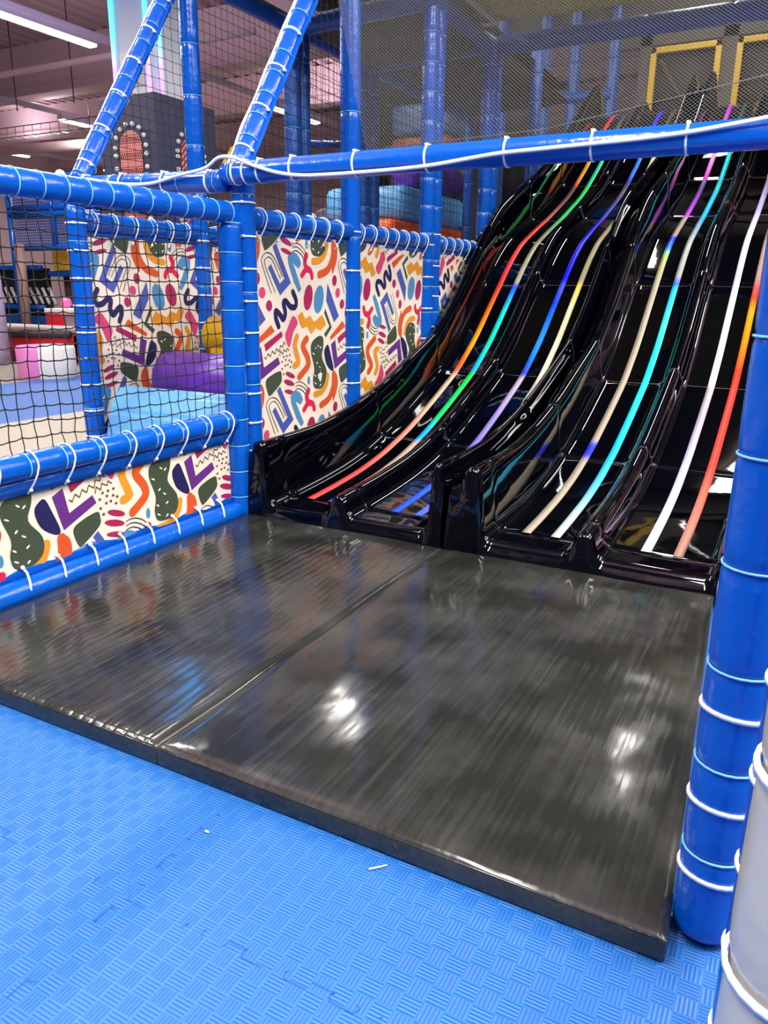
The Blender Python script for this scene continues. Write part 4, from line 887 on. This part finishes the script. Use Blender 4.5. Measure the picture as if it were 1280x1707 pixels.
# brown cladding behind the net of the upper structure
bm = bmesh.new(); box(bm, (-4.62, 7.7, .0), (-4.56, 9.7, 4.3)); tag(build('backing_screen', bm, WALLM, smooth=False), 'dark screen on the hall side of the foam climbing blocks', 'screen')
bm = bmesh.new(); box(bm, (-4.5, 9.7, .0), (-3.05, 9.76, 4.3)); tag(build('backing_screen', bm, WALLM, smooth=False), 'dark brown screen behind the foam climbing blocks', 'screen')
post(-3.15, 7.6, FZ, 2.6, .05, 'dark blue post near the orange foam block', pitch=.4, m=BLUE2)

# ================================================================== RIGHT FOREGROUND POSTS
post(-.014, 1.205, FZ+.004, 1.75, .051, 'big blue post at the right edge of the black mat', pitch=.165, tie=None, phase=.17, rnd=(True, False))
t = bpy.data.objects['padded_post'] if False else [o for o in bpy.data.objects if o.get('label') == 'big blue post at the right edge of the black mat'][0]
for z in (.075, .21, .375):
    bm = bmesh.new(); tie_ring(bm, (-.014, 1.205, z), (.05, .12, 1), .051, th=.004, head=None); build('cable_tie', bm, WHITE, t)
post(.062, .93, FZ+.004, 1.75, .045, 'second blue post, a sliver behind the grey padded post', pitch=.3, tie=.13, tiephase=.1)
post(.070, .62, FZ+.004, 1.6, .056, 'silver grey padded post in the right corner of the view', pitch=.19, tie=.19, tiephase=.12, m=GREYV, phase=.12, stitch=False)

# ================================================================== HALL: arched box, neon column, left background
NAVYB = mat('dark_navy_board', rgb(52, 56, 84), .6, vary=(4, .08)); BULB = mat('white_bulb', rgb(225, 225, 220), .4)
LATT = bpy.data.materials.new('red_white_lattice'); LATT.use_nodes = True
nt = LATT.node_tree; b_ = nt.nodes['Principled BSDF']; ck = nt.nodes.new('ShaderNodeTexChecker'); ck.inputs['Scale'].default_value = 34
ck.inputs[1].default_value = rgb(235, 150, 138); ck.inputs[2].default_value = rgb(120, 44, 48)
gm = nt.nodes.new('ShaderNodeNewGeometry'); mp = nt.nodes.new('ShaderNodeMapping'); mp.inputs['Rotation'].default_value = (.785, .785, 0)
nt.links.new(gm.outputs['Position'], mp.inputs[0]); nt.links.new(mp.outputs[0], ck.inputs['Vector']); nt.links.new(ck.outputs[0], b_.inputs['Base Color'])
BX, BY, BT = -8.33, 8.8, 3.57
t = empty('arcade_tower', (BX-.55, BY+.6, FZ), 'dark navy box with red arched windows ringed by white bulbs', 'decoration')
bm = bmesh.new(); box(bm, (BX-1.08, BY, FZ), (BX, BY+1.25, BT), .01); build('tower_body', bm, NAVYB, t, smooth=False)
def arch(face, c, zb, zt, w):
    bm = bmesh.new(); n = 14; pts = [(-w/2, zb)]+[(-w/2*cos(pi*k/n), zt-w/2+w/2*sin(pi*k/n)) for k in range(n+1)]+[(w/2, zb)]
    def P(u, z, d): return (c+u, BY-.004-d, z) if face == 'f' else (BX+.004+d, c+u, z)
    a = [bm.verts.new(P(u, z, 0)) for u, z in pts]; b = [bm.verts.new(P(u, z, .012)) for u, z in pts]
    bm.faces.new(b if face == 'f' else b); 
    for k in range(len(pts)): bm.faces.new((a[k-1], a[k], b[k], b[k-1]))
    bmesh.ops.recalc_face_normals(bm, faces=bm.faces)
    ar = build('arched_window', bm, LATT, t, smooth=False)
    first = None
    W2 = w/2+.085
    spots = [(-W2, zb+.1+.17*k) for k in range(12) if zb+.1+.17*k < zt-w/2]+[(-W2*cos(pi*k/7), zt-w/2+W2*sin(pi*k/7)) for k in range(8)]+[(W2, zb+.1+.17*k) for k in range(12) if zb+.1+.17*k < zt-w/2]
    for u, z in spots:
        if first is None:
            bm = bmesh.new(); bmesh.ops.create_icosphere(bm, subdivisions=2, radius=.034)
            first = build('white_bulb', bm, BULB, ar, world=False); o = first
        else: o = first.copy(); COL.objects.link(o); o.parent = ar
        o.location = V(P(u, z, .01))-parent_loc(t)
arch('f', BX-.50, 1.0, 3.12, .42); arch('r', BY+.66, 1.0, 3.08, .40)
PALE = mat('pale_column_paint', rgb(214, 220, 226), .6)
NEON = bpy.data.materials.new('neon_tube'); NEON.use_nodes = True
nt = NEON.node_tree; b_ = nt.nodes['Principled BSDF']; b_.inputs['Base Color'].default_value = (.05, .05, .05, 1)
gm = nt.nodes.new('ShaderNodeNewGeometry'); sp = nt.nodes.new('ShaderNodeSeparateXYZ'); mr = nt.nodes.new('ShaderNodeMapRange'); cr = nt.nodes.new('ShaderNodeValToRGB')
mr.inputs[1].default_value = 3.5; mr.inputs[2].default_value = 5.8
nt.links.new(gm.outputs['Position'], sp.inputs[0]); nt.links.new(sp.outputs[2], mr.inputs[0]); nt.links.new(mr.outputs[0], cr.inputs[0])
e = cr.color_ramp.elements; e[0].color = (.65, .25, 1, 1); e[1].color = (.02, .35, 1, 1)
for p_, c_ in ((.18, (.45, .30, 1, 1)), (.36, (.10, .75, 1, 1)), (.7, (.05, .8, 1, 1))): q = e.new(p_); q.color = c_
nt.links.new(cr.outputs[0], b_.inputs['Emission Color']); b_.inputs['Emission Strength'].default_value = 2.4
t = empty('neon_column', (BX-.45, BY+.7, BT), 'pale square column with cyan and violet neon tubes above the arched box', 'column')
CX0, CX1, CY0, CY1 = BX-.80, BX-.10, BY+.10, BY+.82
bm = bmesh.new(); box(bm, (CX0, CY0, BT), (CX1, CY1, 6.28), .01); build('column_body', bm, PALE, t, smooth=False)
bm = bmesh.new(); box(bm, (CX0+.12, CY0-.02, BT+.12), (CX0+.55, CY0, BT+.55), .004); build('access_plate', bm, mat('plate_paint', rgb(200, 206, 196), .5), t)
for (x, y) in ((CX0+.02, CY0-.03), (CX1-.05, CY0-.03), (CX1+.03, CY0+.14), (CX1+.03, CY1-.03)):
    bm = bmesh.new(); ringtube(bm, [(x, y, BT+.02), (x, y, 6.2)], .026, 10); build('neon_tube', bm, NEON, t)

# cyan lit sign panels higher on the column (their glow shows in the mat)
SIGN = mat('lit_cyan_panel', rgb(10, 60, 120), .4, emit=((.02, .36, 1, 1), 11.0))
bm = bmesh.new(); box(bm, (CX0-.1, CY0-.10, 5.15), (CX1+.12, CY0-.05, 6.1), .01); build('lit_panel', bm, SIGN, t)

# pouf
t = empty('round_pouf', (-7.95, 6.3, FZ), 'round pouf, half pink and half white, on the grey floor', 'pouf')
PINK, WVN = mat('pink_vinyl', rgb(226, 130, 196), .45), mat('white_vinyl', rgb(226, 222, 216), .45)
def half(a0, a1, m, name):
    bm = bmesh.new(); n = 18; R = .33; c = V((-7.95, 6.3, 0))
    prof = [(R*.97, FZ), (R, FZ+.02), (R, FZ+.34), (R*.96, FZ+.37), (0, FZ+.37)]
    rows = [[bm.verts.new((c.x+r*cos(a0+(a1-a0)*k/n), c.y+r*sin(a0+(a1-a0)*k/n), z)) for k in range(n+1)] for r, z in prof]
    for a, b in zip(rows, rows[1:]):
        for k in range(n): bm.faces.new((a[k], a[k+1], b[k+1], b[k]))
    bmesh.ops.remove_doubles(bm, verts=bm.verts, dist=.0005); build(name, bm, m, t)
sp_ = radians(-32)
half(sp_-pi, sp_-.12*pi, PINK, 'pink_half'); half(sp_-.12*pi, sp_+pi, WVN, 'white_half')
# ball pool
t = empty('ball_pool', (-10.6, 8.2, FZ), 'red vinyl ball pool with dark rim behind the pouf', 'ball pool')
DRK = mat('dark_rim', rgb(46, 40, 40), .5); DRED = mat('dark_red_vinyl', rgb(120, 20, 30), .5)
bm = bmesh.new(); box(bm, (-14, 7.4, FZ), (-8.9, 7.6, .36), .03); box(bm, (-9.1, 7.5, FZ), (-8.9, 8.6, .36), .03); build('pool_wall', bm, RED, t)
bm = bmesh.new(); box(bm, (-14, 7.37, FZ), (-8.88, 7.41, .10), .01); build('kick_board', bm, DRED, t)
bm = bmesh.new(); ringtube(bm, [(-14, 7.45, .42), (-12, 7.4, .42), (-11, 7.42, .38), (-10, 7.38, .34), (-8.85, 7.42, .36)], .055, 10); build('rim_roll', bm, DRK, t)
bm = bmesh.new(); box(bm, (-14, 7.5, .38), (-8.9, 7.95, .44), .02); build('pool_ledge', bm, mat('grey_ledge', rgb(170, 160, 158), .6), t)
bm = bmesh.new(); box(bm, (-14, 7.95, FZ), (-9.1, 8.6, .2)); build('pool_bed', bm, RED, t)
BALLS = [mat('ball_pink', rgb(240, 110, 190), .35), mat('ball_red', rgb(230, 50, 60), .35), mat('ball_peach', rgb(245, 160, 120), .35), mat('ball_green', rgb(130, 190, 110), .35), mat('ball_white', rgb(220, 225, 245), .35)]
names = ['pink', 'red', 'peach', 'green', 'white']
protos = []
for i, m in enumerate(BALLS):
    bm = bmesh.new(); bmesh.ops.create_icosphere(bm, subdivisions=2, radius=.075); me = bpy.data.meshes.new('pool_ball'); bm.to_mesh(me); bm.free(); me.materials.append(m)
    for p in me.polygons: p.use_smooth = True
    protos.append(me)
for i in range(46):
    k = random.choice([0, 0, 0, 1, 1, 2, 3, 4]); o = link('pool_ball', protos[k])
    o.location = (-12.6+random.random()*3.4, 8.02+random.random()*.5, .275)
    tag(o, '%s play ball lying in the red ball pool' % names[k], 'ball', names[k]+' balls in the pool')
# white cabinet on the pool corner
t = empty('white_cabinet', (-10.0, 9.2, FZ), 'white topped grey cabinet with pink front at the ball pool corner', 'cabinet')
bm = bmesh.new(); box(bm, (-10.7, 8.9, FZ), (-9.48, 9.7, .55), .01); build('cabinet_body', bm, mat('cabinet_grey', rgb(150, 148, 158), .5), t)
bm = bmesh.new(); box(bm, (-11.1, 8.85, .55), (-9.45, 9.75, .64), .01); build('cabinet_top', bm, WVN, t)
bm = bmesh.new(); box(bm, (-11.1, 8.87, FZ), (-10.7, 9.6, .55), .01); build('side_board', bm, RED, t)
bm = bmesh.new()
box(bm, (-10.2, 8.885, .22), (-9.5, 8.9, .5)); 
for k in range(4): box(bm, (-9.95, 8.87, .27+k*.05), (-9.6, 8.886, .285+k*.05), mi=1)
build('vent_panel', bm, [mat('pale_pink', rgb(225, 180, 190), .5), DRK], t, smooth=False)
for i, (x, y, z, r, m) in enumerate(((-10.85, 9.1, .73, .09, 0), (-10.45, 9.1, .73, .09, 0), (-10.15, 9.1, .74, .1, 0), (-10.17, 9.12, .92, .08, 2), (-10.17, 9.12, 1.074, .075, 1), (-10.17, 9.12, 1.218, .07, 2))):
    o = link('pool_ball', protos[m]); o.location = (x, y, z); o.scale = (r/.075,)*3
    tag(o, ('%s of the three pink balls on the white cabinet top' % ['leftmost', 'middle', 'rightmost'][i]) if i < 3 else ['lower peach ball of the small ball tower', 'red ball in the middle of the small ball tower', 'top peach ball of the small ball tower'][i-3], 'ball')
# distant play frame: blue netted block on posts
t = empty('distant_play_frame', (-13.6, 11, FZ), 'distant blue netted play frame behind the ball pool', 'play frame')
bm = bmesh.new()
for (x, z0, z1) in ((-14.5, FZ, 3.0), (-13.25, 1.7, 3.0), (-12.6, 1.7, 3.0)): ringtube(bm, [(x, 11, z0), (x, 11, z1)], .06, 10)
for z in (1.72, 2.34, 2.46, 3.0): ringtube(bm, [(-14.5, 11, z), (-12.0, 11, z)], .06, 10)
build('frame_tubes', bm, BLUE, t)
bm = bmesh.new()
for i in range(42): ringtube(bm, [(-14.4+i*.058, 11.02, 1.75), (-14.4+i*.058, 11.02, 2.95)], .009, 4, caps=False)
for i in range(24): ringtube(bm, [(-14.4, 11.02, 1.75+i*.052), (-12.0, 11.02, 1.75+i*.052)], .009, 4, caps=False)
build('blue_netting', bm, BLUE2, t)
PKC = mat('pink_curtain', rgb(232, 190, 196), .7); BRC = mat('brown_curtain', rgb(96, 72, 70), .7)
def curtain(name, x0, x1, y, z0, z1, m, label):
    bm = bmesh.new(); n = 48; pr = None
    for k in range(n+1):
        x = x0+(x1-x0)*k/n; yy = y+.05*sin(k*1.15)
        r = [bm.verts.new((x, yy, z0)), bm.verts.new((x, yy, z1)), bm.verts.new((x, yy+.02, z1)), bm.verts.new((x, yy+.02, z0))]
        if pr:
            for j in range(4): bm.faces.new((pr[j], r[j], r[(j+1) % 4], pr[(j+1) % 4]))
        pr = r
    bmesh.ops.recalc_face_normals(bm, faces=bm.faces)
    tag(build(name, bm, m), label, 'curtain')
curtain('pink_curtain', -13.45, -12.0, 11.6, FZ, 1.75, PKC, 'pale pink draped curtain left of the far end post')
curtain('brown_curtain', -14.2, -13.5, 11.9, FZ, 1.75, BRC, 'brown draped curtain behind the ball pool')
bm = bmesh.new(); ringtube(bm, [(-14.25, 10.9, FZ), (-14.2, 10.9, 1.8)], .10, 14); tag(build('brown_pole', bm, mat('brown_post', rgb(150, 120, 112), .5)), 'thick brown pole behind the ball pool', 'pole')
bm = bmesh.new(); box(bm, (-13.9, 11.42, 1.302), (-13.45, 11.5, 1.74), .01); tag(build('mustard_board', bm, YELF), 'mustard mesh board under the distant blue netting', 'board')
fblock((-14.1, 11.42, 1.18), (-13.4, 11.87, 1.3), BLUE, 'distant short blue padded rail under the mustard board', .05)
# dark bay with white slanted bars
t = empty('dark_play_bay', (-15.2, 11.4, FZ), 'dark bay with slanting white bars at the far left', 'play bay')
bm = bmesh.new(); box(bm, (-18, 11.6, .3), (-14.35, 11.7, 1.35)); build('bay_back', bm, mat('black_board', rgb(24, 24, 26), .6), t, smooth=False)
for k in range(9):
    bm = bmesh.new(); ringtube(bm, [(-15.8+k*.2, 11.5, .95), (-15.62+k*.2, 11.5, .62)], .035, 6); build('slanted_bar', bm, WVN, t)
bm = bmesh.new(); ringtube(bm, [(-18, 11.45, 1.36), (-14.3, 11.45, 1.36)], .05, 10); build('top_tube', bm, BLUE, t)
bm = bmesh.new(); ringtube(bm, [(-18, 11.45, .55), (-14.3, 11.45, .55)], .05, 10); build('lower_tube', bm, BLUE, t)
bm = bmesh.new(); box(bm, (-18, 11.3, FZ), (-11.9, 11.4, .38), .02); tag(build('foam_block', bm, BLUE2), 'low blue padded wall far behind the ball pool', 'wall')
# lilac rock pillar and red topped thing at the left edge
bm = bmesh.new(); ringtube(bm, [(-9.95, 7.0, FZ), (-9.92, 7.0, 1.1), (-9.95, 7.0, 2.0), (-9.92, 7.0, 2.5), (-9.95, 7.0, 2.58)], [.24, .2, .2, .2, .1], 12)
for v in bm.verts: v.co += noise.noise_vector(v.co*3)*.07
tag(build('rock_pillar', bm, mat('lilac_rock', rgb(196, 186, 222), .8, bump=(6, .6, .05))), 'lilac white rock pillar at the left edge of the view', 'pillar')
t = empty('red_crown', (-11.6, 9.9, FZ), 'red thing topped with white knobs above the left rail', 'decoration')
bm = bmesh.new(); box(bm, (-11.6, 10.05, FZ), (-11.5, 10.15, 2.5), .02); box(bm, (-11.9, 9.9, 2.5), (-11.2, 10.3, 2.70), .05); box(bm, (-11.75, 9.95, 2.7), (-11.35, 10.2, 2.80), .03); build('red_body', bm, RED, t)
for k, (x, z) in enumerate(((-12.0, 2.78), (-11.75, 2.84), (-11.3, 2.82), (-11.12, 2.80))):
    bm = bmesh.new(); g = bmesh.ops.create_icosphere(bm, subdivisions=2, radius=.09)
    for v in g['verts']: v.co += V((x, 10.0, z))
    ringtube(bm, [(x, 10.0, z-.25), (x, 10.0, z)], .03, 6); build('white_knob', bm, WVN, t)
# small yellow sign corner beside the corner joint
bm = bmesh.new()
v0 = [(-4.62, 5.6, 1.98), (-4.5, 5.62, 2.14), (-4.32, 5.66, 2.20), (-4.40, 5.64, 2.06)]
a = [bm.verts.new(p) for p in v0]; b = [bm.verts.new(V(p)+V((.02, .05, 0))) for p in v0]
bm.faces.new(a); bm.faces.new(b[::-1])
for k in range(4): bm.faces.new((a[k-1], b[k-1], b[k], a[k]))
box(bm, (-4.36, 5.7, FZ), (-4.34, 5.72, 2.15))
bmesh.ops.recalc_face_normals(bm, faces=bm.faces)
tag(build('yellow_pennant', bm, YELF, smooth=False), 'small yellow pennant peeking behind the corner joint', 'pennant')
# coloured clutter under the crossing rail, far away: yellow mesh box and shark mouth
t = empty('cartoon_mouth', (-7.4, 11.8, FZ), 'grey head with open red mouth far behind the net', 'decoration')
bm = bmesh.new(); g = bmesh.ops.create_uvsphere(bm, u_segments=24, v_segments=14, radius=1)
for v in g['verts']: v.co = V((-7.6+v.co.x*.62, 12.2+v.co.y*.5, 1.75+v.co.z*.62))
box(bm, (-7.9, 12, FZ), (-7.3, 12.5, 1.4), .05)
build('head', bm, mat('head_grey', rgb(96, 84, 104), .6), t)
bm = bmesh.new(); g = bmesh.ops.create_uvsphere(bm, u_segments=24, v_segments=14, radius=1)
for v in g['verts']: v.co = V((-7.75+v.co.x*.26, 11.72+v.co.y*.12, 1.78+v.co.z*.42))
build('mouth', bm, DRED, t)
bm = bmesh.new(); ringtube(bm, [(-7.75+.27*cos(k*2*pi/24), 11.66, 1.78+.44*sin(k*2*pi/24)) for k in range(24)], .035, 8, closed=True); build('lips', bm, WVN, t)
fblock((-9.2, 11.2, FZ), (-8.6, 11.8, 2.1), mat('pale_yellow', rgb(232, 220, 120), .6), 'pale yellow box far behind the corner post', .03)

# litter on the foam floor
bm = bmesh.new(); ringtube(bm, [(-.585, 1.052, FZ+.003), (-.572, 1.063, FZ+.004), (-.560, 1.078, FZ+.003)], .0016, 6)
tag(build('plastic_straw', bm, WHITE), 'tiny white plastic stick on the blue floor against the mat front', 'litter')
bm = bmesh.new(); g = bmesh.ops.create_icosphere(bm, subdivisions=2, radius=1)
for v in g['verts']: v.co = V((-.921+v.co.x*.006, .985+v.co.y*.003, FZ+.003+v.co.z*.0025))
tag(build('crumb', bm, mat('crumb', rgb(210, 180, 150), .8)), 'small pale crumb on the blue foam floor near the tile seam', 'litter')
